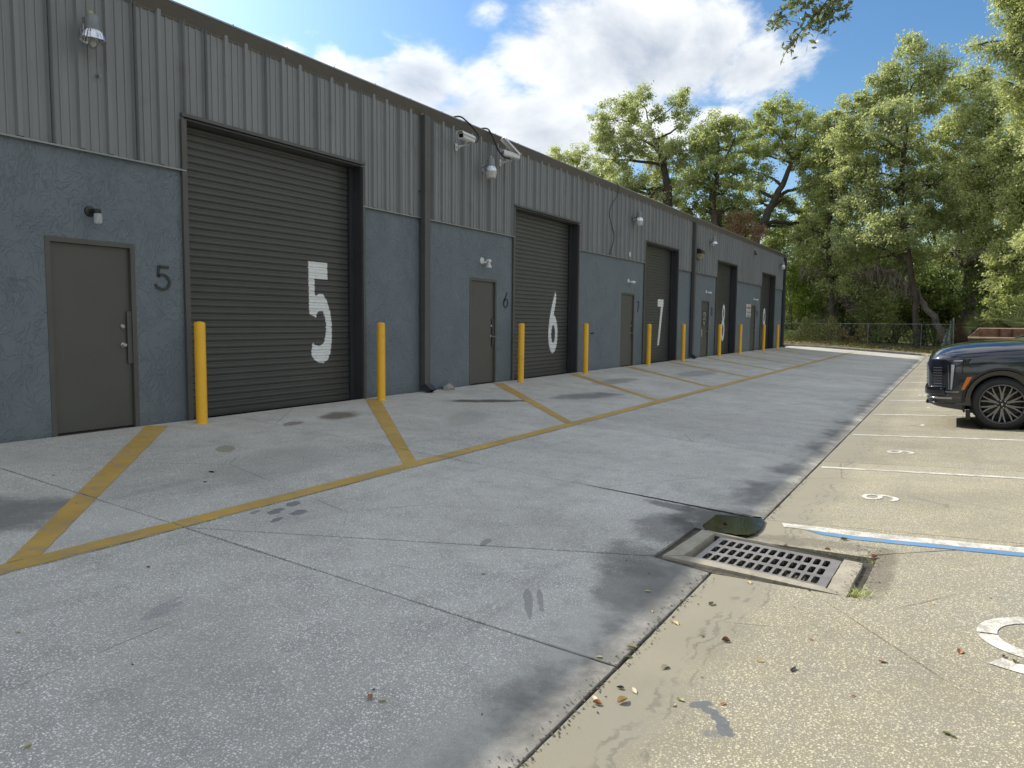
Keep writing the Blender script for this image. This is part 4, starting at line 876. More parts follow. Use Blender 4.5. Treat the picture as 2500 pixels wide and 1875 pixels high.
# small round and pipe fittings on the wall
mb = MB(); mb.lathe([(.075, 0), (.075, .012), (0, .014)], (20.985, WY - .005 - .03, 3.30), Matrix.Rotation(PI / 2, 3, 'X'), 24, sx=.8); mb.build('cover_plate', m_whitemetal, bld)
mb = MB(); mb.tube([(5.07, WY, 4.0), (5.075, WY - .07, 3.995)], .016, 10); mb.build('pipe_stub', m_galv, bld)
mb = MB(); mb.tube([(18.42, WY + .0, 1.0), (18.42, WY - .07, 1.0)], .012, 8); mb.tube([(18.42, WY - .06, 1.0), (18.52, WY - .06, 1.0)], .012, 8); mb.lathe([(.03, 0), (.03, .01), (0, .01)], (18.42, WY - .06, 1.02), None, 8); mb.build('hose_tap', m_jamb, bld)
mb = MB(); mb.tube([(42.6, WY + .0, .95), (42.6, WY - .08, .95)], .016, 8); mb.lathe([(.05, 0), (.05, .015), (0, .015)], (42.6, WY - .07, .97), None, 8); mb.build('hose_tap', m_jamb, bld)
# ------------------------------------------------------------ bollards
bx = [6.10, 9.54, 14.16, 17.48, 22.05, 25.44, 30.07, 33.42, 38.07, 41.42]
where = ['left of the large white 5 on the first roller door', 'on the right side of roller door 5', 'left of the white 6 on its roller door', 'on the right side of roller door 6', 'left of the white 7 on its roller door',
         'between roller door 7 and the second downspout', 'left of the white 8 on its roller door', 'between roller door 8 and the white notice', 'in front of the white 9', 'on the far right beside the building corner']
adj = ['yellow pipe bollard', 'yellow pipe bollard', 'yellow bollard', 'yellow bollard', 'yellow steel bollard', 'yellow steel bollard', 'yellow post', 'yellow post', 'yellow post', 'yellow post']
mb = MB(); r = .068
mb.lathe([(r + .012, -.03), (r + .012, .004), (r + .002, .012), (r, .02), (r, 1.255), (r - .004, 1.266), (r - .02, 1.276), (r - .045, 1.284), (0, 1.287)], (0, 0, 0), None, 28)
bme = mb.mesh('bollard', m_yellow, ang=40)
for i, x in enumerate(bx):
    y = WY - .284 - r * .2
    o = link(bme, 'bollard'); o.location = (x, y, gz(y)); o.rotation_euler = (rnd.uniform(-.006, .006), rnd.uniform(-.006, .006), rnd.uniform(0, 6))
    prop(o, adj[i] + ' ' + where[i], 'bollard', 'yellow bollards guarding the roller doors')
# ------------------------------------------------------------ wall lights
m_alu = M('ribbed_bright_aluminium', (0.62, 0.64, 0.68), 0.22, 0.9, 0.1, 20)
m_alud = M('dull_grey_housing', (0.19, 0.20, 0.215), 0.5, 0.2, 0.15, 10)
m_lens = M('milky_plastic_lens', (0.56, 0.55, 0.52), 0.35, 0, 0.08, 12)
m_glass = glassmat('clear_glass', (0.9, 0.92, 0.92), 0.05, 0.85)
m_jar = glassmat('ribbed_jar_glass', (0.75, 0.78, 0.80), 0.15, 0.6)
m_bronze = M('dark_bronze_housing', (0.02, 0.021, 0.02), 0.45, 0, 0.2, 9)
m_amberglass = M('dusty_prismatic_glass', (0.30, 0.27, 0.17), 0.25, 0, 0.25, 18)
m_yg = M('yellowed_photocell', (0.33, 0.34, 0.16), 0.5)
RX = Matrix.Rotation(PI / 2, 3, 'X')
def barn_light(x, y, zr, label, kind, sc=1.0, housing=m_alud):
    """zr: height of the reflector rim"""
    t = root('area_light', label, 'wall light', (x, WY, zr), 'area lights on the metal siding')
    a = MB(); a.cbox((x, WY - .045, zr + .10), (.10, .03, .16), .004); a.tube([(x, WY - .05, zr + .12), (x, (WY + y) / 2, zr + .155), (x, y + .04, zr + .16)], .022, 10); a.tube([(x - .05, WY - .05, zr + .09), (x - .02, y + .05, zr + .15)], .007, 6)
    a.build('mounting_arm', m_galv, t, ang=40)
    h = MB(); h.lathe([(.105 * sc, zr + .115), (.100 * sc, zr + .13), (.088 * sc, zr + .30), (.07 * sc, zr + .325), (0, zr + .33)], (x, y, 0), None, 24); h.cbox((x - .06, y + .03, zr + .21), (.07, .10, .15), .01); h.build('ballast_housing', housing, t, ang=40)
    p = MB(); p.lathe([(.036, zr + .322), (.036, zr + .355), (.03, zr + .368), (0, zr + .37)], (x - .02, y, 0), None, 16); p.build('photocell', m_yg if kind == 'bulb' else m_galv, t, ang=40)
    R = .155 * sc if kind == 'bulb' else .145 * sc; n = 48
    rf = MB(); rings = [(.100 * sc, zr + .125), (R * .86, zr + .075), (R * .96, zr + .02), (R * 1.03, zr + .0), (R * 1.05, zr - .004)]; vs = []
    for j, (rr, z) in enumerate(rings):
        for i in range(n):
            q = rr * (1 + (.022 if i % 2 else -.022) * (0 if j > 2 else 1)); an = 2 * PI * i / n; vs.append((x + q * math.cos(an), y + q * math.sin(an), z))
    rf.add(vs, [(j * n + i, j * n + (i + 1) % n, (j + 1) * n + (i + 1) % n, (j + 1) * n + i) for j in range(len(rings) - 1) for i in range(n)])
    rf.build('reflector', m_alu, t)
    if kind == 'bulb':
        b = MB(); b.lathe([(.055, zr + .11), (.058, zr + .02), (.056, zr - .05), (.045, zr - .085), (.025, zr - .102), (0, zr - .106)], (x, y, 0), None, 20); b.build('glass_globe', m_glass, t, ang=60)
        b = MB(); b.lathe([(.020, zr + .09), (.022, zr + .03), (.03, zr - .01), (.03, zr - .04), (.018, zr - .06), (0, zr - .066)], (x, y, 0), None, 14); b.build('lamp_bulb', m_lens, t, ang=60)
        for s in (-1, 1):
            c = MB(); c.cbox((x + s * .125 * sc, y, zr + .13), (.02, .03, .09), .004); c.build('clip', m_galv, t)
    else:
        b = MB(); b.lathe([(R * 1.0, zr - .004), (R * 1.06, zr - .012), (R * 1.0, zr - .03), (R * .84, zr - .15), (R * .80, zr - .158), (0, zr - .162)], (x, y, 0), None, 24); b.build('lens', m_lens, t, ang=45)
    t.scale = (.82, .82, .82)
    return t
barn_light(4.92, WY - .25, 4.30, 'open barn style area light with clear globe above door 5 at upper left', 'bulb')
barn_light(12.965, WY - .30, 4.29, 'area light with milky drop lens below the two security cameras', 'lens', 1.0)
barn_light(21.20, WY - .27, 4.28, 'area light with milky drop lens above door 7 right of the dangling cable', 'lens', 1.0)
barn_light(29.15, WY - .27, 4.34, 'small barn style area light above door 8 just right of the wall pack', 'bulb', 1.0, m_alud)
barn_light(42.45, WY - .27, 4.36, 'farthest area light beside the building corner above door 9', 'lens', 1.0)
# jar light over door 5
t = root('jar_light', 'dark jelly jar light with ribbed glass over door 5', 'wall light', (4.95, WY, 2.42))
b = MB(); b.lathe([(.062, 0), (.058, .018), (.03, .03), (.03, .05), (0, .052)], (4.935, WY, 2.49), RX, 22); b.cbox((4.955, WY - .09, 2.485), (.075, .10, .055), .012); b.build('mounting_plate', m_bronze, t, ang=40)
b = MB(); b.lathe([(.040, 2.462), (.042, 2.45), (.043, 2.40), (.040, 2.362), (.03, 2.348), (0, 2.345)], (4.962, WY - .115, 0), None, 20); b.build('glass_jar', m_jar, t)
# floodlight over door 6
t = root('floodlight', 'white single floodlight pointing down over door 6', 'wall light', (13.07, WY, 2.5))
b = MB(); b.lathe([(.07, 0), (.068, .015), (.03, .022), (0, .022)], (13.03, WY, 2.53), RX, 22); b.build('mounting_plate', m_whitemetal, t, ang=40)
b = MB(); b.tube([(13.03, WY - .02, 2.51), (13.05, WY - .06, 2.49), (13.10, WY - .10, 2.53)], .018, 10); b.cbox((13.11, WY - .12, 2.535), (.10, .07, .055), .01); b.build('swivel_arm', m_whitemetal, t, ang=40)
b = MB(); b.lathe([(.030, 2.51), (.032, 2.47), (.055, 2.42), (.060, 2.395), (.052, 2.388), (0, 2.386)], (13.11, WY - .12, 0), None, 20); b.build('lamp_bulb', m_lens, t, ang=40)
for x, z, lab in ((21.03, 2.515, 'small white tube light over door 7'), (29.07, 2.50, 'small white tube light over door 8 above the black door sign'), (37.05, 2.455, 'small white tube light over door 9 right of the notice')):
    t = root('tube_light', lab, 'wall light', (x, WY, z), 'small white lights over the far doors')
    b = MB(); b.lathe([(.062, 0), (.060, .015), (.025, .022), (0, .022)], (x - .03, WY, z + .01), RX, 20); b.build('mounting_plate', m_whitemetal, t, ang=40)
    b = MB(); b.tube([(x - .03, WY - .02, z), (x - .01, WY - .07, z - .02), (x + .03, WY - .09, z - .015)], .016, 8); b.tube([(x + .02, WY - .09, z - .015), (x + .15, WY - .13, z - .025)], [.034, .04], 14); b.build('lamp_head', m_whitemetal, t, ang=40)
# wall pack
t = root('wall_pack', 'dark bronze wall pack light with dusty glass between the second downspout and door 8', 'wall light', (27.75, WY, 3.84))
b = MB(); b.prism([(WY - .035, 3.66), (WY - .05, 3.66), (WY - .05, 4.04), (WY - .035, 4.04)], 27.50, 27.90, 'x'); b.prism([(WY - .05, 3.86), (WY - .24, 3.86), (WY - .22, 3.98), (WY - .12, 4.04), (WY - .05, 4.04)], 27.52, 27.88, 'x'); b.build('housing', m_bronze, t)
b = MB(); b.prism([(WY - .05, 3.67), (WY - .10, 3.67), (WY - .22, 3.78), (WY - .235, 3.858), (WY - .05, 3.858)], 27.53, 27.87, 'x'); b.build('glass', m_amberglass, t)
b = MB(); b.tube([(27.70, WY - .05, 4.04), (27.70, WY - .05, 4.2)], .01, 6); b.build('conduit', m_galv, t)
# small bare fitting under the eave between doors 8 and 9
t = root('floodlight', 'small bare twin floodlight tucked under the eave between doors 8 and 9', 'wall light', (36.5, WY, 4.7))
b = MB(); b.lathe([(.05, 0), (.05, .04), (0, .042)], (36.5, WY - .03, 4.74), RX, 14); b.build('junction_box', m_yg, t)
for s in (-1, 1):
    b = MB(); b.tube([(36.5 + s * .03, WY - .07, 4.72), (36.5 + s * .09, WY - .12, 4.62), (36.5 + s * .10, WY - .13, 4.52)], [.018, .03, .045], 10); b.build('lamp_head', m_bronze, t, ang=40)

# ------------------------------------------------------------ security cameras
m_lensb = M('black_camera_window', (0.01, 0.01, 0.012), 0.08)
def frame_dir(d, up=Vector((0, 0, 1))):
    f = Vector(d).normalized(); r = f.cross(up).normalized(); u = r.cross(f); return Matrix((r, f, u)).transposed()
def camera(label, wall, armend, head, aim, lid, roll=0):
    t = root('security_camera', label, 'security camera', (wall[0], WY, wall[2]), 'security cameras under the eave')
    b = MB(); b.cbox((wall[0], WY - .038, wall[2]), (.075, .012, .14), .004)
    b.tube([(wall[0], WY - .045, wall[2] + .01), armend], [.018, .014], 8); b.tube([(wall[0], WY - .045, wall[2] - .045), tuple(Vector(wall) * .45 + Vector(armend) * .55)], .009, 6)
    b.build('wall_bracket', m_whitemetal, t, ang=40)
    b = MB(); c = Vector(head); b.tube([armend, tuple(Vector(armend) + Vector((.01, -.03, .05))), tuple(c - Vector((0, 0, .05)))], [.02, .022, .018], 8); b.cbox(tuple(c - Vector((0, 0, .065))), (.05, .05, .03), .004); b.build('swivel', m_whitemetal, t, ang=40)
    Rm = frame_dir(aim); h = MB(); Ln, Wd, Hh = .42, .13, .12
    pr = [(-Wd / 2, -Hh / 2 + .02), (-Wd / 2 + .02, -Hh / 2), (Wd / 2 - .02, -Hh / 2), (Wd / 2, -Hh / 2 + .02), (Wd / 2, Hh / 2 - .045), (Wd / 2 - .03, Hh / 2 - .005), (-Wd / 2 + .03, Hh / 2 - .005), (-Wd / 2, Hh / 2 - .045)]
    vs = [Rm @ Vector((a, y, z)) + c for y in (-Ln / 2, Ln / 2) for a, z in pr]; m = 8
    h.add(vs, [tuple(range(m)), tuple(range(2 * m - 1, m - 1, -1))] + [(i, m + i, m + (i + 1) % m, (i + 1) % m) for i in range(m)])
    body = h.build('camera_housing', m_whitemetal, t)
    h = MB(); h.box(tuple(Rm @ Vector((0, Ln / 2 + .003, -.004)) + c), (.085, .006, .07), Rm); h.build('camera_window', m_lensb if lid == 0 else m_alud, body)
    L = MB(); Rl = Rm @ Matrix.Rotation(lid, 3, 'X'); hinge = Rm @ Vector((0, -Ln / 2, Hh / 2)) + c
    pr = [(-.08, -.045), (-.078, -.02), (-.05, .012), (.05, .012), (.078, -.02), (.08, -.045), (.074, -.045), (.072, -.018), (.048, .007), (-.048, .007), (-.072, -.018), (-.074, -.045)]
    vs = [Rl @ Vector((a, y, z)) + hinge for y in (-.01, Ln + .06) for a, z in pr]; m = 12
    L.add(vs, [(0, 1, 10, 11), (1, 2, 9, 10), (2, 3, 8, 9), (3, 4, 7, 8), (4, 5, 6, 7)] + [tuple(m + q for q in f) for f in ((0, 1, 10, 11), (1, 2, 9, 10), (2, 3, 8, 9), (3, 4, 7, 8), (4, 5, 6, 7))] + [(i, m + i, m + (i + 1) % m, (i + 1) % m) for i in range(m)])
    L.build('camera_lid', m_whitemetal, t)
    h = MB(); h.tube([tuple(Rm @ Vector((0, -.08, -Hh / 2)) + c), tuple(Rm @ Vector((0, -.08, -Hh / 2 - .04)) + c)], .016, 8); h.build('cable_gland', m_galv, t)
camera('white security camera aimed left with its black window showing left of the two', (12.053, WY, 4.61), (12.12, WY - .26, 4.64), (11.97, WY - .33, 4.735), (-.97, -.08, -.01), 0)
camera('white security camera with its lid swung open above the area light', (13.66, WY, 4.61), (13.71, WY - .26, 4.63), (13.58, WY - .33, 4.73), (-.93, .33, .06), .52)
for pts, lab in (([(12.05, WY + .3, 5.16), (12.10, WY - .05, 5.19), (12.25, WY - .13, 5.13), (12.38, WY - .22, 5.0), (12.45, WY - .28, 4.87), (12.38, WY - .30, 4.76), (12.22, WY - .32, 4.70), (12.08, WY - .33, 4.68)], 'thick black cable looping over the roof edge to the left security camera'),
                 ([(13.0, WY + .3, 5.16), (13.06, WY - .05, 5.18), (13.13, WY - .14, 5.08), (13.18, WY - .2, 4.92), (13.26, WY - .24, 4.76), (13.40, WY - .28, 4.66), (13.50, WY - .32, 4.64), (13.60, WY - .34, 4.655)], 'thick black cable looping over the roof edge to the open lidded security camera')):
    mb = MB(); mb.tube(curve_pts(pts, 8), .016, 8); thing(mb, 'cable', lab, 'cable', m_cable, 60, 'cables hanging over the roof edge')
mb = MB(); mb.tube(curve_pts([(19.62, WY + .2, 5.15), (19.66, WY - .10, 5.15), (19.76, WY - .14, 5.05), (19.74, WY - .11, 4.80), (19.48, WY - .06, 4.52), (19.40, WY - .05, 4.25), (19.60, WY - .05, 3.95), (19.74, WY - .05, 3.72), (19.66, WY - .05, 3.45), (19.50, WY - .05, 3.28), (19.46, WY - .05, 3.18), (19.42, WY - .06, 3.22)], 8), .009, 6)
thing(mb, 'cable', 'thin black cable dangling loose down the siding between doors 6 and 7', 'cable', m_cable, 60, 'cables hanging over the roof edge')

# ------------------------------------------------------------ notices
m_signw = M('white_sign_face', (0.62, 0.62, 0.62), 0.5, 0, 0.04, 5); m_signr = M('red_print', (0.45, 0.10, 0.10), 0.5); m_signk = M('black_print', (0.05, 0.05, 0.055), 0.5); m_signg = M('grey_print', (0.30, 0.30, 0.31), 0.5)
m_pink = M('pink_paper', (0.55, 0.40, 0.44), 0.7, 0, 0.05, 8); m_signblk = M('black_sign_face', (0.022, 0.024, 0.022), 0.4)
t = root('notice_sign', 'white notice board with a red line and rows of black print left of door 9', 'sign', (35.98, WY, 1.6))
b = MB(); b.bb(35.48, 36.34, WY - .03, WY - .012, 1.60, 2.20); b.build('board', m_signw, t)
y = WY - .032
def blk(mat, z, h, segs, nm): 
    b = MB()
    for a, c in segs: b.bb(35.48 + a * .86, 35.48 + c * .86, y, y + .0015, z - h / 2, z + h / 2)
    b.build(nm, mat, t)
b = MB(); b.add([(35.72, y, 2.11), (35.86, y, 2.16), (36.1, y, 2.165), (36.14, y, 2.11), (36.08, y, 2.11), (36.04, y, 2.15), (35.88, y, 2.145), (35.80, y, 2.11)], [tuple(range(8))]); b.build('emblem', m_signk, t)
blk(m_signr, 2.03, .105, [(.07, .28), (.31, .36), (.38, .60), (.65, .92)], 'red_lettering')
blk(m_signg, 1.92, .045, [(.15, .45), (.5, .85)], 'grey_lettering')
blk(m_signk, 1.83, .055, [(.06, .2), (.28, .36), (.42, .55), (.6, .72), (.76, .92)], 'black_lettering')
blk(m_signg, 1.74, .065, [(.2, .38), (.42, .55), (.6, .82)], 'grey_lettering')
blk(m_signk, 1.65, .05, [(.1, .58), (.66, .9)], 'black_lettering')
a, bb_ = DRS[3]
t = root('door_sign', 'black poster with a white ring logo a text bar and a V on door 8', 'sign', (29.0, WY, 1.35))
X0, X1 = a + .14, bb_ - .16
yy = WY + .031
b = MB(); b.bb(X0, X1, yy - .002, yy, 1.16, 1.80); b.build('poster', m_signblk, t)
b = MB(); w = .006
b.bb(X0 + .02, X1 - .02, yy - .0035, yy - .002, 1.775, 1.781); b.bb(X0 + .02, X1 - .02, yy - .0035, yy - .002, 1.18, 1.186); b.bb(X1 - .026, X1 - .02, yy - .0035, yy - .002, 1.186, 1.775); b.build('border', m_signg, t)
cx = (X0 + X1) / 2
b = MB(); 
for P in ringquads(0, 0, .20, .105, .035, R_(-40), R_(215), 26, wy=.022): b.add([(cx + u, yy - .004, 1.62 + v) for u, v in P], [(0, 1, 2, 3)])
for P in ringquads(.03, -.02, .09, .05, .025, R_(-60), R_(170), 14, wy=.015): b.add([(cx + u, yy - .004, 1.62 + v) for u, v in P], [(0, 1, 2, 3)])
b.add([(cx - .1, yy - .004, 1.535), (cx + .14, yy - .004, 1.515), (cx + .14, yy - .004, 1.50), (cx - .1, yy - .004, 1.52)], [(0, 1, 2, 3)])
b.build('ring_logo', m_signw, t)
b = MB(); 
for i in range(6): b.bb(cx - .21 + i * .07, cx - .21 + i * .07 + .058, yy - .0045, yy - .003, 1.425, 1.475)
b.build('text_bar', m_signg, t)
b = MB(); b.add([(cx - .15, yy - .004, 1.375), (cx - .11, yy - .004, 1.375), (cx + .0, yy - .004, 1.265), (cx + .11, yy - .004, 1.375), (cx + .15, yy - .004, 1.375), (cx + .0, yy - .004, 1.225)], [(0, 1, 2, 5), (2, 3, 4, 5)]); b.build('chevron', m_signw, t)
mb = MB(); mb.bb(a + .10, a + .25, yy - .003, yy, .78, 1.06); thing(mb, 'paper_notice', 'pink paper notice taped low on the left of door 8', 'paper', m_pink)
# rock by the wall
mb = MB(); bmr = bmesh.new(); bmesh.ops.create_icosphere(bmr, subdivisions=3, radius=1)
for v in bmr.verts:
    n = v.co.copy(); s = 1 + .18 * math.sin(n.x * 5 + 1) * math.cos(n.y * 4) + .12 * math.sin(n.z * 7 + n.x * 3); v.co = Vector((n.x * .14 * s, n.y * .09 * s, max(-.03, n.z * .075 * s)))
me = bpy.data.meshes.new('stone'); bmr.to_mesh(me); bmr.free(); me.materials.append(m_rock); me.polygons.foreach_set('use_smooth', [True] * len(me.polygons))
o = link(me, 'stone'); o.location = (11.66, WY - .14, gz(WY - .14) + .025); prop(o, 'rounded grey stone lying against the wall between the first downspout and door 6', 'stone')

# ------------------------------------------------------------ fallen leaves
m_lf = {'orange': M('orange_dead_leaf', (0.36, 0.15, 0.07), 0.6, 0, .25, 60), 'tan': M('tan_dead_leaf', (0.50, 0.36, 0.16), 0.6, 0, .25, 60), 'pale': M('pale_dead_leaf', (0.52, 0.47, 0.32), 0.6, 0, .2, 60),
        'green': M('green_fallen_leaf', (0.16, 0.18, 0.04), 0.5, 0, .3, 60), 'red': M('red_brown_leaf', (0.20, 0.07, 0.045), 0.6, 0, .3, 60), 'black': M('black_wet_leaf', (0.02, 0.018, 0.018), 0.5, 0, .3, 60)}
def leafmesh(w, curl, bend, mat):
    vs = []; fs = []; n = 8; mseg = 5
    for i in range(n + 1):
        t = i / n; hw = w * (math.sin(PI * min(1, t * 1.02) ** 0.85) ** 0.8 if 0 < t < 1 else 0.02)
        for j in range(mseg):
            s = j / (mseg - 1) * 2 - 1; vs.append((t - .5, s * hw, curl * abs(s) ** 1.4 * hw * 1.6 + bend * (t - .5) ** 2 * 1.2 + .006))
    for i in range(n):
        for j in range(mseg - 1): q = i * mseg + j; fs.append((q, q + 1, q + mseg + 1, q + mseg))
    b = MB(); b.add(vs, fs); b.add([(.5, -.008, .012 + bend * .3), (.5, .008, .012 + bend * .3), (.68, .006, .02 + bend * .6), (.68, -.006, .02 + bend * .6)], [(0, 1, 2, 3)])
    return b.mesh('fallen_leaf', mat, ang=180)
LEAVES = [(4.48, 1.208, 'green', .085, 'curled green leaf on the near side of the drain by its left end'), (4.087, 1.305, 'tan', .085, 'tan leaf by the gutter line with a green tip'), (3.976, 1.119, 'tan', .05, 'short round tan leaf lying alone right of the gutter'),
 (3.965, 0.985, 'red', .075, 'small red brown leaf on the sunlit slab below the drain'), (3.653, 1.40, 'pale', .085, 'pale leaf just above the gutter joint'), (3.542, 1.375, 'green', .07, 'yellow green leaf lying on the gutter joint'), (3.45, 1.50, 'pale', .06, 'pale sliver of leaf on the shaded side of the gutter joint'),
 (3.789, 0.77, 'tan', .06, 'thin tan leaf left of the black leaf'), (3.508, 1.17, 'pale', .09, 'curled cream leaf casting a dark shadow near the gutter'), (3.764, 0.604, 'black', .085, 'crumpled black leaf alone on the sunlit slab'), (4.178, 0.588, 'red', .06, 'red brown leaf straight below the drain right end'),
 (4.348, -0.096, 'orange', .10, 'curled orange leaf on the oblique slab joint'), (4.047, 0.233, 'orange', .065, 'thin orange leaf left of the oblique slab joint'), (3.201, 1.281, 'black', .06, 'small dark curled leaf right of the gutter joint'), (3.202, 1.213, 'pale', .08, 'slim cream leaf right of the small dark curled leaf'),
 (3.084, 1.221, 'tan', .095, 'long orange tan leaf near the gutter'), (3.05, 1.343, 'pale', .08, 'pale green leaf at the edge of the gutter joint'), (3.013, 1.314, 'orange', .07, 'orange tipped leaf touching the pale green leaf by the gutter'), (3.219, 0.994, 'green', .07, 'dark green leaf left of the grey wet patch'),
 (3.27, 0.815, 'orange', .05, 'small orange leaf just right of the grey wet patch'), (3.157, 1.007, 'pale', .045, 'tiny white leaf beside the dark green leaf'), (3.603, 0.319, 'orange', .045, 'small orange red leaf right of the wet patch'), (3.425, -0.048, 'green', .055, 'olive seed husk at the lower right'), (3.413, -0.07, 'green', .04, 'smaller olive husk touching the olive seed husk'),
 (5.05, 0.044, 'tan', .04, 'tiny tan leaf right of the grass tuft'), (4.465, 1.613, 'pale', .07, 'pale leaf in the shade left of the drain'), (4.179, 1.484, 'tan', .04, 'tiny tan leaf just inside the shadow edge'), (4.98, 1.10, 'tan', .08, 'yellow leaf resting on the near edge of the drain frame'),
 (6.324, 0.68, 'green', .09, 'olive leaf on the faded end of the blue line'), (6.007, 0.76, 'orange', .08, 'orange leaf in the grit behind the drain'), (5.917, 0.431, 'orange', .08, 'orange leaf at the far right corner of the drain'), (4.375, -0.287, 'red', .05, 'dark red leaf above the painted wheel symbol'), (4.32, -.33, 'green', .07, 'yellow green leaf on the painted wheel symbol'),
 (2.451, 2.165, 'orange', .075, 'orange brown leaf in the shade low in the centre'), (2.463, 2.105, 'pale', .06, 'pale leaf right beside the orange brown leaf in the shade'), (2.785, 4.273, 'red', .05, 'small brown leaf just below the yellow edge line'), (4.043, 2.59, 'green', .045, 'small olive leaf on the shaded slab left of the drain'),
 (1.417, 2.963, 'pale', .05, 'small grey leaf at the bottom left'), (1.875, 3.957, 'tan', .045, 'small tan leaf at the left edge of the picture'), (4.324, 5.757, 'black', .09, 'dark leaf on the apron below the second black flake'), (4.576, 5.998, 'black', .09, 'dark flake on the apron between the diagonal yellow lines'), (3.581, 6.827, 'black', .06, 'dark sliver on the apron left of the first diagonal line'),
 (6.35, 1.62, 'red', .07, 'brown leaf floating in the puddle'), (5.95, 1.05, 'pale', .05, 'white leaf fragment behind the grate'), (2.515, 2.201, 'black', .03, 'black fleck beside the orange brown leaf')]
for i, (x, y, c, s, lab) in enumerate(LEAVES):
    me = leafmesh(rnd.uniform(.17, .26), rnd.uniform(.2, 1.1), rnd.uniform(-.1, .5), m_lf[c]); o = link(me, 'fallen_leaf')
    z = gz(y) + .002
    if 5.0 < x < 6.1 and .45 < y < 1.85: z = -.40 + .002 if x > 5.3 else ztop + .002
    if lab.startswith('brown leaf floating'): z = pz + .002
    o.location = (x, y, z); s *= .68; o.scale = (s, s, s); o.rotation_euler = (rnd.uniform(-.2, .2), rnd.uniform(-.15, .15), rnd.uniform(0, 6.28)); prop(o, lab, 'leaf', 'fallen leaves on the concrete')
# specks of debris, too many to count
mb = MB()
for i in range(1700):
    if i < 1000: x = rnd.uniform(2, 9); y = YG + rnd.gauss(0, .035)
    elif i < 1420: x = rnd.uniform(4.9, 6.2); y = rnd.choice([.44, .47, 1.84, .5]) + rnd.gauss(0, .05)
    else: x = rnd.uniform(1.5, 14); y = rnd.uniform(-2.5, 8)
    s = rnd.uniform(.004, .011); a = rnd.uniform(0, 6.28); c, d = math.cos(a) * s, math.sin(a) * s; z = max(gz(y), -.4218) + .003
    if 5.15 < x < 5.9 and .6 < y < 1.65: continue
    k = rnd.uniform(.2, .7); mb.add([(x - c, y - d, z), (x + d * k, y - c * k, z + .002), (x + c, y + d, z + s * .4), (x - d * k, y + c * k, z)], [(0, 1, 2, 3)])
prop(mb.build('debris', m_grit), 'fine dark leaf crumbs and grit lying along the gutter joint and drain', 'debris', kind='stuff')
# grass tuft at the drain corner
def grass_tuft(x, y, z, n, h, sp):
    mb = MB()
    for i in range(n):
        a = rnd.uniform(0, 6.28); l = h * rnd.uniform(.5, 1.2); lean = rnd.uniform(.3, 1.2) * l; bx_, by_ = x + rnd.gauss(0, sp), y + rnd.gauss(0, sp); w = rnd.uniform(.002, .0035); dx, dy = math.cos(a), math.sin(a); pts = []
        for k in range(4):
            t = k / 3; pts.append((bx_ + dx * lean * t ** 1.5, by_ + dy * lean * t ** 1.5, z + l * (t - .35 * t * t)))
        vs = []
        for k, p in enumerate(pts): ww = w * (1 - k / 3.2); vs += [(p[0] - dy * ww, p[1] + dx * ww, p[2]), (p[0] + dy * ww, p[1] - dx * ww, p[2])]
        mb.add(vs, [(2 * k, 2 * k + 1, 2 * k + 3, 2 * k + 2) for k in range(3)])
    return mb
thing(grass_tuft(5.05, .44, -.395, 130, .085, .035), 'grass_tuft', 'straggly green and straw coloured grass tuft at the corner of the drain', 'grass', LEAF[2])
thing(grass_tuft(5.82, .42, -.39, 26, .05, .03), 'grass_tuft', 'few green blades sprouting behind the far right corner of the drain', 'grass', LEAF[2])
# ------------------------------------------------------------ black car (local frame: +y forward, x to the side, front tip at y=0)
m_paint = M('black_car_paint', (0.006, 0.008, 0.016), 0.10, 0, 0.1, 3, coat=1.0)
m_blkpl = M('black_plastic', (0.012, 0.012, 0.013), 0.45, 0, .2, 20)
m_gloss = M('gloss_black_trim', (0.006, 0.006, 0.007), 0.12, 0, .1, 5, coat=1.0)
m_chrome = M('dark_chrome', (0.45, 0.46, 0.48), 0.12, 1.0, .05, 9)
m_tyre = M('tyre_rubber', (0.018, 0.018, 0.019), 0.75, 0, .2, 12)
m_rim = M('grey_alloy', (0.20, 0.195, 0.19), 0.3, 0.8, .1, 10)
m_amber = M('amber_marker', (0.62, 0.16, 0.012), 0.25, 0, .05, 20)
m_lamp = M('clear_lamp_strip', (0.42, 0.45, 0.47), 0.15, 0.3, .1, 20)
m_tint = M('tinted_window', (0.008, 0.009, 0.010), 0.05, 0, .1, 3, spec=0.8)
car = root('parked_car', 'black full size SUV parked nose toward the building with a twin spoke grey wheel', 'car', (14.985, 0.335, gz(0.335)), world=False)
car.rotation_euler = (-math.atan(S2), 0, 0)
ST = [  # y, w, zb, zs, zh
 (0.00, .68, .44, 1.0, 1.10), (-.015, .75, .40, 1.05, 1.15), (-.05, .82, .36, 1.09, 1.20), (-.12, .885, .335, 1.125, 1.27), (-.22, .945, .315, 1.14, 1.315), (-.34, .988, .30, 1.15, 1.345), (-.5, 1.012, .275, 1.165, 1.37),
 (-.7, 1.022, .27, 1.18, 1.39), (-1.0, 1.03, .27, 1.205, 1.405), (-1.3, 1.03, .27, 1.22, 1.41), (-1.6, 1.03, .27, 1.23, 1.41), (-1.72, 1.03, .27, 1.235, 1.40), (-1.85, 1.03, .27, 1.225, 1.29), (-3.0, 1.03, .27, 1.24, 1.29), (-4.4, 1.03, .28, 1.25, 1.30), (-5.0, 1.02, .32, 1.25, 1.30), (-5.25, .99, .38, 1.24, 1.28), (-5.36, .9, .45, 1.18, 1.22)]
b = MB(); prof_n = 0; rings = []
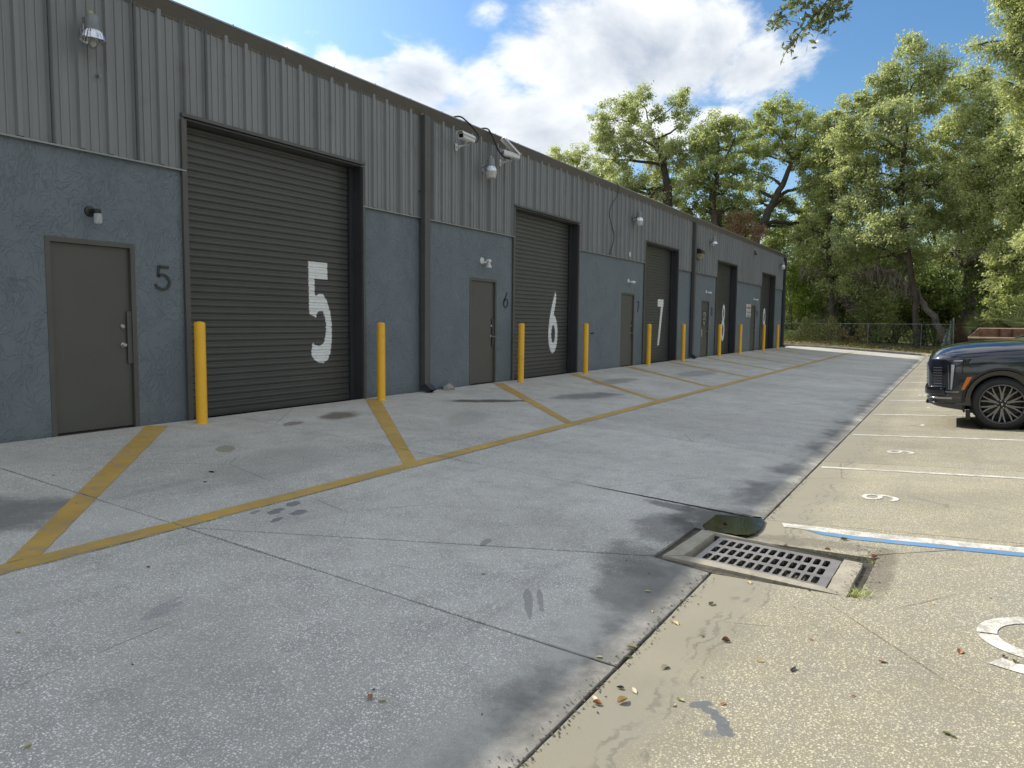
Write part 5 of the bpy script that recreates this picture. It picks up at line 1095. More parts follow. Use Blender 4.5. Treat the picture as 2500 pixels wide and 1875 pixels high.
def carsec(w, zb, zs, zh):
    zm = zb + (zs - zb) * .45
    return [(0, zb), (.80 * w, zb), (w - .045, zb + .02), (w - .014, zb + .09), (w - .004, zm), (w, zm + .18 * (zs - zb)), (w - .004, zm + .36 * (zs - zb)), (w - .022, zs - .03), (w - .034, zs), (w - .075, zs + .025 + .1 * (zh - zs)), (.84 * w, zs + .42 * (zh - zs)), (.70 * w, zs + .74 * (zh - zs)), (.45 * w, zh - .02), (.2 * w, zh - .003), (0, zh)]
def dens(ST, n=3):
    out = []
    for i in range(len(ST) - 1):
        m = 4 if ST[i][0] > -.5 else n
        for k in range(m):
            t = k / m; out.append(tuple(ST[i][q] * (1 - t) + ST[i + 1][q] * t for q in range(5)))
    return out + [ST[-1]]
# smooth interpolation of stations
def cr(ST, n):
    out = []
    for i in range(len(ST) - 1):
        for k in range(n):
            t = k / n; q = []
            for c in range(5):
                p0, p1, p2, p3 = ST[max(i - 1, 0)][c], ST[i][c], ST[i + 1][c], ST[min(i + 2, len(ST) - 1)][c]
                m1 = (p2 - p0) * .5; m2 = (p3 - p1) * .5; h = t * t * (3 - 2 * t)
                q.append(p1 + (p2 - p1) * t if c == 0 else p1 + (p2 - p1) * h * .0 + (p2 - p1) * t)
            out.append(tuple(q))
    return out + [ST[-1]]
S_ = cr(ST, 2)
for y, w, zb, zs, zh in S_:
    half = carsec(w, zb, zs, zh); rings.append([(-x, y, z) for x, z in half[::-1]][:-1] + [(x, y, z) for x, z in half])
m = len(rings[0]); vs = [p for r in rings for p in r]
fs = [(i * m + k, i * m + k + 1, (i + 1) * m + k + 1, (i + 1) * m + k) for i in range(len(rings) - 1) for k in range(m - 1)]
fs += [(i * m, (i + 1) * m, (i + 1) * m + m - 1, i * m + m - 1) for i in range(len(rings) - 1)]
fs += [tuple(range(m)), tuple(range((len(rings) - 1) * m + m - 1, (len(rings) - 1) * m - 1, -1))]
b.add(vs, fs); me = b.mesh('body', m_paint); body = link(me, 'body', car)
AX = [-1.025, -4.095]; AR = .405
cb = MB()
for ay in AX:
    for s in (-1, 1): cb.lathe([(.515, 0), (.515, .5)], (s * (1.08 if s > 0 else .58), ay, .43), Matrix.Rotation(-PI / 2 if s > 0 else -PI / 2, 3, 'Y'), 40)
cm = link(cb.mesh('cutter', m_blkpl), 'cutter', car); bpy.context.view_layer.update(); boolean(body, cm); bpy.data.objects.remove(cm)
body.data.polygons.foreach_set('use_smooth', [True] * len(body.data.polygons)); body.data.set_sharp_from_angle(angle=R_(32))
def sidex(y, z):
    """outer body half width at a point of the side"""
    for i in range(len(S_) - 1):
        if S_[i][0] >= y >= S_[i + 1][0]:
            t = (S_[i][0] - y) / (S_[i][0] - S_[i + 1][0]); a = [S_[i][q] * (1 - t) + S_[i + 1][q] * t for q in range(5)]; h = carsec(*a[1:]); break
    for (x0, z0), (x1, z1) in zip(h[1:-1], h[2:]):
        if min(z0, z1) <= z <= max(z0, z1) + 1e-6 and z1 > z0: return x0 + (x1 - x0) * (z - z0) / (z1 - z0)
    return a[1]
def sidepatch(poly, name, mat, out=.006, s=-1, n=5, ang=None):
    """patch lying on the side of the body: poly of 4 (y,z): top rear, top front, bottom front, bottom rear"""
    mb = MB(); vs = []
    for i in range(n + 1):
        for j in range(n + 1):
            u, v = i / n, j / n; y = (poly[0][0] * (1 - u) + poly[1][0] * u) * (1 - v) + (poly[3][0] * (1 - u) + poly[2][0] * u) * v
            z = (poly[0][1] * (1 - u) + poly[1][1] * u) * (1 - v) + (poly[3][1] * (1 - u) + poly[2][1] * u) * v
            vs.append((s * (sidex(min(y, -.002), z) + out), y + (out if y > -.25 else 0), z))
    mb.add(vs, [(i * (n + 1) + j, (i + 1) * (n + 1) + j, (i + 1) * (n + 1) + j + 1, i * (n + 1) + j + 1) for i in range(n) for j in range(n)])
    return mb.build(name, mat, car, ang=60)
# greenhouse
G_ = [(-1.70, .95, 1.24, 1.27, .92), (-2.35, .965, 1.25, 1.80, .72), (-2.7, .965, 1.25, 1.88, .70), (-3.6, .965, 1.26, 1.91, .71), (-4.6, .96, 1.27, 1.88, .70), (-5.1, .94, 1.27, 1.82, .68), (-5.33, .90, 1.26, 1.30, .84)]
gb = MB(); vs = []
for y, wb, z0, z1, wt in G_: vs += [(-wb, y, z0), (-wt, y, z1 - .04), (-wt + .06, y, z1), (0, y, z1 + .02), (wt - .06, y, z1), (wt, y, z1 - .04), (wb, y, z0)]
gb.add(vs, [(i * 7 + k, i * 7 + k + 1, i * 7 + k + 8, i * 7 + k + 7) for i in range(len(G_) - 1) for k in range(6)]); gb.build('cabin', m_paint, car, ang=35)
for s in (-1, 1):
    for (a, c) in ((-2.02, -2.62), (-2.72, -3.55), (-3.65, -4.35), (-4.45, -5.0)):
        w = MB(); q = []
        for y, top in ((a, 0), (c, 0), (c, 1), (a, 1)):
            for i in range(len(G_) - 1):
                if G_[i][0] >= y >= G_[i + 1][0]:
                    t = (G_[i][0] - y) / (G_[i][0] - G_[i + 1][0]); g_ = [G_[i][k] * (1 - t) + G_[i + 1][k] * t for k in range(5)]; break
            f = .86 if top else .10; q.append((s * ((g_[1] * (1 - f) + g_[4] * f) + .008), y, g_[2] * (1 - f) + (g_[3] - .04) * f))
        w.add(q, [(0, 1, 2, 3)]); w.build('window', m_tint, car)
w = MB(); w.add([(-.85, -1.78, 1.335), (.85, -1.78, 1.335), (.66, -2.30, 1.775), (-.66, -2.30, 1.775)], [(0, 1, 2, 3)]); w.build('windscreen', m_tint, car)
for s in (-1, 1):
    k = MB(); k.cbox((s * 1.12, -2.02, 1.33), (.17, .12, .17), .03); k.tube([(s * .98, -2.0, 1.25), (s * 1.10, -2.02, 1.27)], .02, 8); k.build('wing_mirror', m_paint, car, ang=40)
# grille with diamond bars, bumper, intakes
k = MB(); k.bb(-.64, .64, -.05, -.006, .70, 1.06); k.build('grille_backing', m_blkpl, car)
k = MB()
for i in range(15):
    z = .715 + i * .0245
    for j in range(27):
        x = -.62 + j * .0477 + (.0238 if i % 2 else 0); k.box((x, .008 + (.006 if i % 2 else 0), z), (.032, .022, .011), Matrix.Rotation(.35, 3, 'Y'))
prop(k.build('grille_bars', m_chrome, car, kind='stuff'))
k = MB(); k.tube([(-.66, -.012, .69), (-.66, -.012, 1.07), (.66, -.012, 1.07), (.66, -.012, .69), (-.66, -.012, .69)], .012, 8); k.build('grille_surround', m_gloss, car)
def wrapbar(z0, z1, proj, yend, name, mat, inset=0.0):
    ys = [0.0, -.01, -.03, -.07, -.12, -.18, -.25, -.34, -.44, -.52]; ys = [y for y in ys if y >= yend] ; pts = []
    zz = (z0 + z1) / 2
    L = [(-(sidex(min(y, -.001), zz) + proj * .4 - inset), y + proj * (1 - min(1, abs(y) / .3)), 0) for y in ys][::-1]; Rr_ = [(-x, y, 0) for x, y, _ in L[::-1]]; P = L + Rr_
    k = MB(); vs = []; n = len(P)
    for z, d in ((z0, 0), (z0 + .012, .012), (z1 - .012, .012), (z1, 0)):
        vs += [(x + (0.0), y + d - .012, z) for x, y, _ in P]
    k.add(vs, [(r * n + i, r * n + i + 1, (r + 1) * n + i + 1, (r + 1) * n + i) for r in range(3) for i in range(n - 1)])
    k.add([(x * .9, y - .10, z0) for x, y, _ in P] + [(x, y - .012, z0) for x, y, _ in P], [(i, i + 1, n + i + 1, n + i) for i in range(n - 1)])
    k.add([(x * .9, y - .10, z1) for x, y, _ in P] + [(x, y - .012, z1) for x, y, _ in P], [(i, i + 1, n + i + 1, n + i) for i in range(n - 1)])
    return k.build(name, mat, car, ang=40)
wrapbar(.545, .675, .045, -.25, 'bumper', m_gloss)
wrapbar(.475, .50, .02, -.34, 'intake_trim', m_chrome)
wrapbar(.385, .415, .035, -.52, 'lower_lip', m_gloss)
wrapbar(.415, .47, .004, -.18, 'lower_grille', m_blkpl)
for i in range(4): wrapbar(.423 + i * .012, .427 + i * .012, .012, -.12, 'lower_grille_bar', m_gloss)
for s in (-1, 1):
    sidepatch([(-.375, 1.04), (-.235, 1.045), (-.285, .615), (-.345, .615)], 'headlight', m_gloss, .006, s)
    sidepatch([(-.385, 1.03), (-.335, 1.035), (-.325, .63), (-.345, .63)], 'lamp_strip', m_lamp, .012, s)
    sidepatch([(-.30, 1.03), (-.285, 1.03), (-.30, .63), (-.31, .63)], 'lamp_strip', m_chrome, .012, s)
    sidepatch([(-.62, 1.125), (-.30, 1.10), (-.30, 1.075), (-.57, 1.055)], 'upper_lamp', m_lamp if False else m_gloss, .008, s)
    sidepatch([(-.50, 1.105), (-.30, 1.09), (-.30, 1.082), (-.49, 1.09)], 'light_blade', m_chrome, .012, s)
    for i in range(9):
        z = .64 + i * .043; sidepatch([(-.225, z + .007), (-.10, z + .007), (-.10, z - .005), (-.225, z - .005)], 'louvre', m_chrome if i < 3 else m_rim, .016, s, 2)
    sidepatch([(-.45, .60), (-.25, .60), (-.25, .585), (-.43, .585)], 'chrome_blade', m_chrome, .012, s)
    sidepatch([(-.625, .835), (-.555, .835), (-.475, .63), (-.52, .63)], 'side_marker', m_amber, .007, s)
    sidepatch([(-.57, 1.10), (-.56, 1.105), (-.385, .99), (-.395, .985)], 'panel_gap', m_dark, .0015, s)
    sidepatch([(-.655, .90), (-.645, .905), (-.395, 1.075), (-.405, 1.07)][::-1], 'panel_gap', m_dark, .002, s)
    k = MB(); k.bb(s * .90 if s > 0 else -1.01, 1.01 if s > 0 else -.90, -.60, -.535, .155, .30); k.build('air_flap', m_blkpl, car)
# arch lips
for s in (-1, 1):
    for ay in AX:
        k = MB(); n = 26; vs = []
        for i in range(n + 1):
            a = R_(-18) + R_(216) * i / n
            for rr, dx in ((.516, .0), (.516, .012), (.545, .010), (.552, .0)):
                yy = ay + rr * math.cos(a); z = .43 + rr * math.sin(a); vs.append((s * (sidex(yy, min(max(z, .30), 1.15)) + dx - .002), yy, z))
        k.add(vs, [(i * 4 + j, i * 4 + j + 1, i * 4 + j + 5, i * 4 + j + 4) for i in range(n) for j in range(3)]); k.build('wheel_arch', m_blkpl, car, ang=40)
        k = MB(); k.lathe([(.50, -.0), (.50, .44)], (s * .99 - (0.44 if s > 0 else 0), ay, .43), Matrix.Rotation(PI / 2, 3, 'Y'), 32, cap=False, a0=0, a1=2 * PI); k.build('arch_liner', m_blkpl, car)
# wheels
def wheel(x, y, s):
    R = AR; wd = .275
    k = MB(); pr = [(.30, -wd / 2 + .02), (.315, -wd / 2), (.35, -wd / 2 - .006), (.385, -wd / 2 + .012), (R, -wd / 2 + .045), (R + .002, 0), (R, wd / 2 - .045), (.385, wd / 2 - .012), (.35, wd / 2 + .006), (.315, wd / 2), (.30, wd / 2 - .02)]
    rot = Matrix.Rotation(-PI / 2 if s < 0 else PI / 2, 3, 'Y')
    k.lathe(pr, (x, y, AR), rot, 64, cap=False)
    for i in range(72):
        a = 2 * PI * i / 72
        for zz in (-.09, -.03, .03, .09):
            p = rot @ Vector(((R + .003) * math.cos(a + zz), (R + .003) * math.sin(a + zz), zz)); k.box(tuple(p + Vector((x, y, AR))), (.045, .012, .012), rot @ Matrix.Rotation(a, 3, 'Z') @ Matrix.Rotation(PI / 2, 3, 'Y'))
    wl = bpy.data.objects.new('wheel', None); col.objects.link(wl); wl.parent = car; ORG[wl] = Vector((0, 0, 0))
    k.build('tyre', m_tyre, wl, ang=50)
    o_ = wd / 2
    k = MB(); k.lathe([(.285, -.10), (.29, o_ - .02), (.308, o_ - .006), (.308, o_ + .002), (.300, o_ + .004), (.288, o_ - .012), (.28, o_ - .03), (.276, -.08)], (x, y, AR), rot, 64, cap=False)
    rim = k.build('rim', m_rim, wl, ang=40)
    k = MB(); k.lathe([(.278, -.09), (0, -.09)], (x, y, AR), rot, 40, cap=False); k.lathe([(.275, -.09), (.27, o_ - .06)], (x, y, AR), rot, 40, cap=False); k.lathe([(.18, o_ - .14), (.18, o_ - .11), (0, o_ - .11)], (x, y, AR), rot, 40); k.build('brake_disc', m_blkpl, wl)
    for i in range(10):
        a = 2 * PI * i / 10
        for d in (-1, 1):
            k = MB(); pts = []
            for t in (0, .25, .5, .75, 1):
                r = .062 + (.293 - .062) * t; an = a + d * (.03 + .125 * t ** 1.3); zc = o_ - .035 + .022 * t - .03 * math.sin(PI * t) * .4
                pts.append((r, an, zc, .0105 - .002 * t + .004 * (1 - t)))
            vs = []
            for r, an, zc, hw in pts:
                for sx, sz in ((-1, -.02), (-1, 0), (1, 0), (1, -.02)):
                    q = Vector((r * math.cos(an) - sx * hw * math.sin(an), r * math.sin(an) + sx * hw * math.cos(an), zc + sz)); vs.append(rot @ q + Vector((x, y, AR)))
            k.add(vs, [(i_ * 4 + j, i_ * 4 + j + 1, i_ * 4 + j + 5, i_ * 4 + j + 4) for i_ in range(4) for j in range(3)]); k.build('spoke', m_rim, wl)
    k = MB(); k.lathe([(.075, o_ - .06), (.07, o_ - .022), (.042, o_ - .018), (.040, o_ - .008), (0, o_ - .006)], (x, y, AR), rot, 28)
    k.build('wheel_hub', m_blkpl, wl, ang=40)
    k = MB()
    k.box(tuple(rot @ Vector((0, 0, o_ - .004)) + Vector((x, y, AR))), (.004, .018, .036)); k.build('hub_emblem', m_chrome, wl)
    for i in range(6):
        a = 2 * PI * i / 6 + .3; k = MB(); k.lathe([(.010, o_ - .03), (.009, o_ - .008), (0, o_ - .006)], tuple(rot @ Vector((.058 * math.cos(a), .058 * math.sin(a), 0)) + Vector((x, y, AR))), rot, 8); k.build('lug_nut', m_chrome, wl)
for s in (-1, 1):
    for ay in AX: wheel(s * .885, ay, s)
k = MB(); k.bb(-.9, .9, -5.2, -.6, .25, .30); k.build('underbody', m_blkpl, car)

# ------------------------------------------------------------ dumpster
du = root('dumpster', 'open green dumpster with a rusty sloping inside behind the black car', 'dumpster', (32.5, -2.2, gz(-2.2)))
zg = gz(-2.2)
k = MB(); X0, X1, Y0, Y1 = 31.7, 33.3, -4.6, -.36; zl, zh_ = .88, 1.20
k.bb(X0 + .05, X0 + .10, Y0, Y1 - .06, zg + .1, zl - .04); k.bb(X1 - .10, X1 - .05, Y0, Y1 - .45, zg + .1, .9); k.prism([(X0 + .1, zg + .1), (X1 - .1, zg + .1), (X1 - .1, zl - .05), (X0 + .1, zl - .05)], Y1 - .14, Y1 - .10, 'y'); k.bb(X0 + .1, X1 - .1, Y0, Y1 - .1, zg + .1, zg + .14)
for yy in (-.7, -1.25, -1.9, -2.6, -3.4): k.bb(X0 + .01, X0 + .05, yy - .04, yy + .04, zg + .1, zl - .04)
k.build('dumpster_body', m_green, du)
k = MB(); k.tube([(X0, Y0, zl), (X0, Y1, zl), (X1, Y1 - .35, zh_), (X1, Y0, zh_ + .0)], .035, 6); k.build('rim_rail', m_rustpale, du)
k = MB(); k.prism([(Y1 - .05, zl), (Y1 - .45, zh_), (Y0, zh_), (Y0, zl - .6), (Y1 - .05, zl - .6)], X1 - .16, X1 - .10, 'x'); k.add([(X0, Y1 - .02, zl), (X1 - .1, Y1 - .40, zh_ - .01), (X1 - .1, Y1 - .40, .3), (X0, Y1 - .02, .3)], [(0, 1, 2, 3)]); k.build('rusty_inside', m_rust, du)
for yy in (-1.35, -1.75, -2.4, -3.1): k = MB(); k.bb(X1 - .22, X1 - .16, yy - .035, yy + .035, .2, zh_); k.build('rib', m_rustdark, du)
k = MB(); k.add([(X0 - .01, -1.80, zl + .0), (X0 + .02, -3.0, zl + .55), (X0 + .02, -3.0, zl - .1), (X0 - .01, -1.80, zl - .1)], [(0, 1, 2, 3)]); k.tube([(X0 - .01, -1.78, zl), (X0 + .01, -3.0, zl + .55)], .03, 6); k.build('raised_side', m_green, du)
# ------------------------------------------------------------ chain link fence
FX = 55.5
fz = lambda y: gz(min(y, WY)) + .13
fe = root('chain_link_fence', 'galvanised chain link fence with thin posts running behind the kerb under the trees', 'fence', (FX, 5, fz(5)))
posts = [17.6, 14.5, 11.4, 8.25, 5.12, 1.98]
for y in posts:
    k = MB(); k.tube([(FX, y, fz(y) - .1), (FX, y, 1.36)], .028, 8); k.lathe([(.034, 1.35), (.034, 1.37), (0, 1.40)], (FX, y, 0), None, 8); k.build('post', m_galv, fe)
k = MB(); k.tube([(FX, 17.6, 1.34), (FX, -.35, 1.37)], .021, 8); k.build('top_rail', m_galv, fe)
k = MB(); st = .10; y = -.35
while y < 17.6:
    zb, zt = fz(y), 1.34; h = zt - zb
    for s in (-1, 1):
        y1 = y + s * h
        if -.35 < y1 < 17.6: k.add([(FX + .01 * s, y, zb), (FX + .01 * s, y1, zt), (FX + .01 * s, y1 + .0025, zt), (FX + .01 * s, y + .0025, zb)], [(0, 1, 2, 3)])
    y += st
k.build('wire_mesh', m_galv, fe, kind='stuff')
# netted end post
m_net = M('torn_green_netting', (0.22, 0.27, 0.25), 0.8, 0, .35, 8)
t = root('gate_post', 'leaning white capped fence post draped with torn pale green netting', 'post', (55.3, .22, fz(.2)))
k = MB(); k.tube([(55.3, .16, fz(0)), (55.3, .20, 1.70)], .055, 10); k.lathe([(.06, 1.70), (.05, 1.76), (0, 1.80)], (55.3, .20, 0), None, 10); k.build('post', m_galv, t)
k = MB(); n1, n2 = 8, 26; vs = []
for j in range(n2 + 1):
    v = j / n2; z = 1.66 - v * 1.75; wtop = .10 + .34 * v ** 1.3; yc = .30 + .28 * v
    for i in range(n1 + 1): u = i / n1; vs.append((55.22 + .05 * math.sin(u * 9 + v * 5), yc + (u - .5) * wtop * 1.3 + .02 * math.sin(v * 19), z + .03 * math.sin(u * 7)))
fs = [(j * (n1 + 1) + i, j * (n1 + 1) + i + 1, (j + 1) * (n1 + 1) + i + 1, (j + 1) * (n1 + 1) + i) for j in range(n2) for i in range(n1) if rnd.random() > .15]
k.add(vs, fs); k.build('netting', m_net, t)
# wooden fence, each picket a part
wf = root('wooden_fence', 'dark red brown wooden picket fence between the netted post and the dumpster', 'fence', (55.6, -2, fz(-2)))
y = .02; me_p = None
while y > -7.5:
    k = MB(); k.prism([(-.062, 0), (.062, 0), (.062, 1.78), (.035, 1.83), (-.035, 1.83), (-.062, 1.78)], -.01, .01, 'x') if me_p is None else None
    if me_p is None: me_p = k.mesh('picket', m_wood)
    o = link(me_p, 'picket', wf); o.location = Vector((55.55, y, fz(y) - .05 + rnd.uniform(-.02, .02))) - ORG[wf]; o.rotation_euler = (rnd.uniform(-.012, .012), 0, 0); y -= .14
for z in (.35, 1.38): k = MB(); k.bb(55.48, 55.54, -7.5, .08, z - .04, z + .04); k.build('rail', m_wood, wf)

# ------------------------------------------------------------ foliage
def leafobj(name, C, size, mat, parent, rng, up=0.35, elong=0.5, droop=0.0):
    N = len(C); C = np.asarray(C, dtype=np.float32)
    d = rng.normal(size=(N, 3)); d[:, 2] -= droop; d /= np.linalg.norm(d, axis=1)[:, None]
    nn = rng.normal(size=(N, 3)); nn[:, 2] += up * 2; nn -= d * np.sum(nn * d, 1)[:, None]; nn /= np.linalg.norm(nn, axis=1)[:, None]
    s = np.cross(d, nn); L = (size * rng.uniform(.6, 1.3, N))[:, None]; Wd = L * elong * .5
    v = np.empty((N, 4, 3), np.float32)
    v[:, 0] = C - d * L * .5; v[:, 1] = C + s * Wd + nn * L * .06; v[:, 2] = C + d * L * .5; v[:, 3] = C - s * Wd + nn * L * .06
    me = bpy.data.meshes.new(name); me.vertices.add(N * 4); me.vertices.foreach_set('co', v.reshape(-1))
    me.loops.add(N * 4); me.loops.foreach_set('vertex_index', np.arange(N * 4, dtype=np.int32))
    me.polygons.add(N); me.polygons.foreach_set('loop_start', np.arange(0, N * 4, 4, dtype=np.int32)); me.polygons.foreach_set('loop_total', np.full(N, 4, np.int32))
    me.materials.append(mat); me.update(); 
    off = ORG.get(parent, Vector((0, 0, 0))) if parent is not None else Vector((0, 0, 0))
    if off.length: 
        vv = v.reshape(-1, 3) - np.array(off, dtype=np.float32); me.vertices.foreach_set('co', vv.reshape(-1)); me.update()
    return link(me, name, parent)
def clumps(rng, blob, nleaf, csz=.42, per=75, flat=.75):
    """leaf centres in clumps through a blob; returns clump centres and leaves"""
    cx, cy, cz, rh, rv = blob; K = max(4, int(nleaf / per)); u = rng.normal(size=(K, 3)); u /= np.linalg.norm(u, axis=1)[:, None]
    r = rng.uniform(0.25, 1.0, K) ** .6; r *= rng.uniform(.85, 1.18, K)
    cc = np.array([cx, cy, cz]) + u * r[:, None] * np.array([rh, rh, rv])
    w = rng.uniform(.35, 1.0, K); cnt = np.maximum(3, (w / w.sum() * nleaf)).astype(int)
    sz = csz * rng.uniform(.6, 1.35, K)
    idx = np.repeat(np.arange(K), cnt); g_ = rng.normal(size=(len(idx), 3)) * np.array([1, 1, flat])
    return cc, cc[idx] + g_ * sz[idx][:, None] * .62
def limb(mb, a, c, r0, r1, rng, n=6, sag=.12, sides=6):
    a = np.array(a, float); c = np.array(c, float); L = np.linalg.norm(c - a); P = []
    off = rng.normal(size=3) * L * .10
    for i in range(n + 1):
        t = i / n; p = a * (1 - t) + c * t + off * math.sin(PI * t) + rng.normal(size=3) * L * .012 * (0 < i < n); p[2] += sag * L * math.sin(PI * t) * .6; P.append(tuple(p))
    mb.tube(P, [r0 + (r1 - r0) * (i / n) for i in range(n + 1)], sides)
def moss_obj(rng, pts, parent, n=26, L=1.0):
    C = []
    mb = MB()
    for p in pts:
        for i in range(n):
            x, y, z = p[0] + rng.normal() * .35, p[1] + rng.normal() * .35, p[2] + rng.normal() * .12; l = L * rng.uniform(.35, 1.2); w = rng.uniform(.012, .035); a = rng.uniform(0, 6.28); dx, dy = math.cos(a) * w, math.sin(a) * w
            sx, sy = rng.normal() * .06, rng.normal() * .06
            mb.add([(x - dx, y - dy, z), (x + dx, y + dy, z), (x + dx * .8 + sx, y + dy * .8 + sy, z - l * .5), (x - dx * .8 + sx, y - dy * .8 + sy, z - l * .5), (x + sx * 2, y + sy * 2, z - l)], [(0, 1, 2, 3), (3, 2, 4)])
    return mb.build('hanging_moss', LEAF[7], parent)
for ti, (nm, lab, ls, colr, moss, tp, blobs) in enumerate(TREES):
    rng = np.random.default_rng(100 + ti); t = root(nm, lab, 'tree', tuple(tp[0][:3]))
    tr = MB(); path = curve_pts([p[:3] for p in tp], 5); rad = np.interp(np.linspace(0, 1, len(path)), np.linspace(0, 1, len(tp)), [p[3] for p in tp])
    rad = [r * (1.0 + .25 * max(0, 1 - i / 3)) for i, r in enumerate(rad)]
    wob = [tuple(Vector(p) + Vector((rng.normal() * .05, rng.normal() * .05, 0))) for p in path]; tr.tube(wob, rad, 10)
    P = np.array([tuple(p) for p in path]); allC = []; mp = []
    for b_ in blobs:
        bl, nl = b_[:5], b_[5]; c = np.array(bl[:3]); dd = np.linalg.norm((P - c) * np.array([1, 1, .8]) + np.array([0, 0, .0]), axis=1) + np.where(P[:, 2] > c[2] - .3, 3.0, 0) + np.where(P[:, 2] < 2.5, 4, 0)
        j = int(np.argmin(dd)); j = max(1, min(j, len(P) - 1)); r0 = min(rad[j] * .62, .22); limb(tr, P[j], c, r0, r0 * .4, rng, 8)
        cc, C = clumps(rng, bl, nl, csz=.36, per=105 if ls > .14 else 130); allC.append(C)
        for q in cc[:max(5, len(cc) // 3)]: limb(tr, c + (q - c) * .05, q, r0 * .33, .012, rng, 4, .05, 4)
        if moss and rng.random() < (.25 if moss == 1 else .9): mp += [tuple(c + np.array([rng.normal() * bl[3] * .4, rng.normal() * bl[3] * .4, -bl[4] * .6])) for _ in range(2 + moss)]
    tr.build('trunk', m_barkpale if moss == 2 else m_bark, t, ang=60)
    C = np.concatenate(allC); leafobj('crown', C, ls, LEAF[colr], t, rng)
    if moss == 2: mp += [tuple(P[k] + np.array([0, 0, -.1])) for k in range(len(P) // 2, len(P)) for _ in range(2)]
    for q in mp: moss_obj(rng, [q], t, rng.integers(8, 30), rng.uniform(.4, 1.1)).__setitem__('kind', 'stuff')
# shrubs and vines along the fence
slab_l = {'bright': 'sunlit yellow green', 'mid': 'mid green', 'dark': 'dark shaded green'}
pos_l = ['just right of the roof corner', 'low beside the last bollard', 'right of the building corner above the vines', 'behind the left end of the fence', 'at the foot of the building corner', 'on the left end of the fence', 'left of the first fence post', 'above the first fence post', 'between the first and second fence posts', 'above the second fence post', 'behind the leaning trunk', 'between the leaning trunk and the upright trunk', 'behind the dumpster', 'above the palmetto fronds', 'at the right edge behind the palmettos', 'under the slender dark tree', 'under the crook of the leaning trunk', 'behind the upright trunk']
for i, (bl, kd) in enumerate(SHRUBS):
    rng = np.random.default_rng(300 + i); bl = list(bl); bl[3] *= 1.15; bl[4] *= 1.1
    t = root('shrub', '%s leafy shrub %s' % (slab_l[kd], pos_l[i]), 'shrub', (bl[0], bl[1], 0), 'undergrowth along the back fence')
    cc, C = clumps(rng, bl, 5200 if kd != 'dark' else 4200, .34, 70); low = bl[2] > 2.2
    C2 = C
    st = MB()
    for q in cc[:14]: limb(st, (bl[0] + rng.normal() * .2, bl[1] + rng.normal() * .2, -.2), q, .05, .012, rng, 4, .05, 4)
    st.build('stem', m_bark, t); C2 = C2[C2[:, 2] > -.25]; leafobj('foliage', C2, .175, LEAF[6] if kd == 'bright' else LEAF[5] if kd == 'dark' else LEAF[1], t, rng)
rng = np.random.default_rng(77)
def vine(y0, y1, n, mat, lab, dens_=1.0):
    C = []
    for i in range(n):
        y = rng.uniform(y0, y1); z = fz(y) + (1.42 - fz(y)) * rng.uniform(0, 1) ** .8 * (.85 + .5 * math.sin(y * 2.3) * math.cos(y * 1.1 + 2) + .15 * math.sin(y * 7)); C.append((FX - .02 + rng.normal() * .32 * (1.3 - min(1, z / 1.6)), y, z))
    t = leafobj('vine', C, .10, mat, None, rng); pushbase(t); prop(t, lab, 'vine')
vine(7.0, 17.5, 11000, LEAF[1], 'green vines smothering the left half of the chain link fence')
vine(5.2, 9.6, 2600, LEAF[9], 'dry brown tangled vines on the fence left of the first bare post')
vine(-.2, 5.0, 1800, LEAF[5], 'thin dark vines on the bare right stretch of the chain link fence')
# brown twiggy tangles
for (x, y, z, s, lab) in ((57.5, 7.6, .7, 1.1, 'tangle of bare grey twigs above the left part of the fence'), (56.5, 6.6, 2.9, .8, 'spray of pale dead twigs under the trees above the fence')):
    mb = MB()
    for i in range(70):
        a = np.array([x, y, z]) + rng.normal(size=3) * s * .35; c = a + rng.normal(size=3) * s * .8; limb(mb, a, c, .018, .006, rng, 4, .1, 4)
    thing(mb, 'dead_branches', lab, 'branches', m_barkpale)
# leaf litter and weeds on the verge
C = np.stack([rng.uniform(48.2, 56, 9000), rng.uniform(-1.5, 11, 9000), np.zeros(9000)], 1); C[:, 2] = [terrain_z(a, c) + .02 for a, c in C[:, :2]]
o = leafobj('leaf_litter', C, .10, LEAF[9], None, rng, up=2.5); prop(o, 'yellow and brown leaf litter covering the verge behind the kerb', 'leaf litter', kind='stuff')
C = np.stack([rng.uniform(48.3, 57, 1300), rng.uniform(-1.5, 12, 1300), rng.uniform(0, .22, 1300)], 1); C[:, 2] += [terrain_z(a, c) for a, c in C[:, :2]]
o = leafobj('weeds', C, .10, LEAF[6], None, rng, up=.2, elong=.25); prop(o, 'low green weeds growing through the leaf litter on the verge', 'weeds', kind='stuff')
thing(grass_tuft(47.25, .75, gz(.8) + .12, 160, .35, .12), 'grass_tuft', 'straw coloured grass tuft at the kerb corner beside the car bonnet', 'grass', LEAF[2])
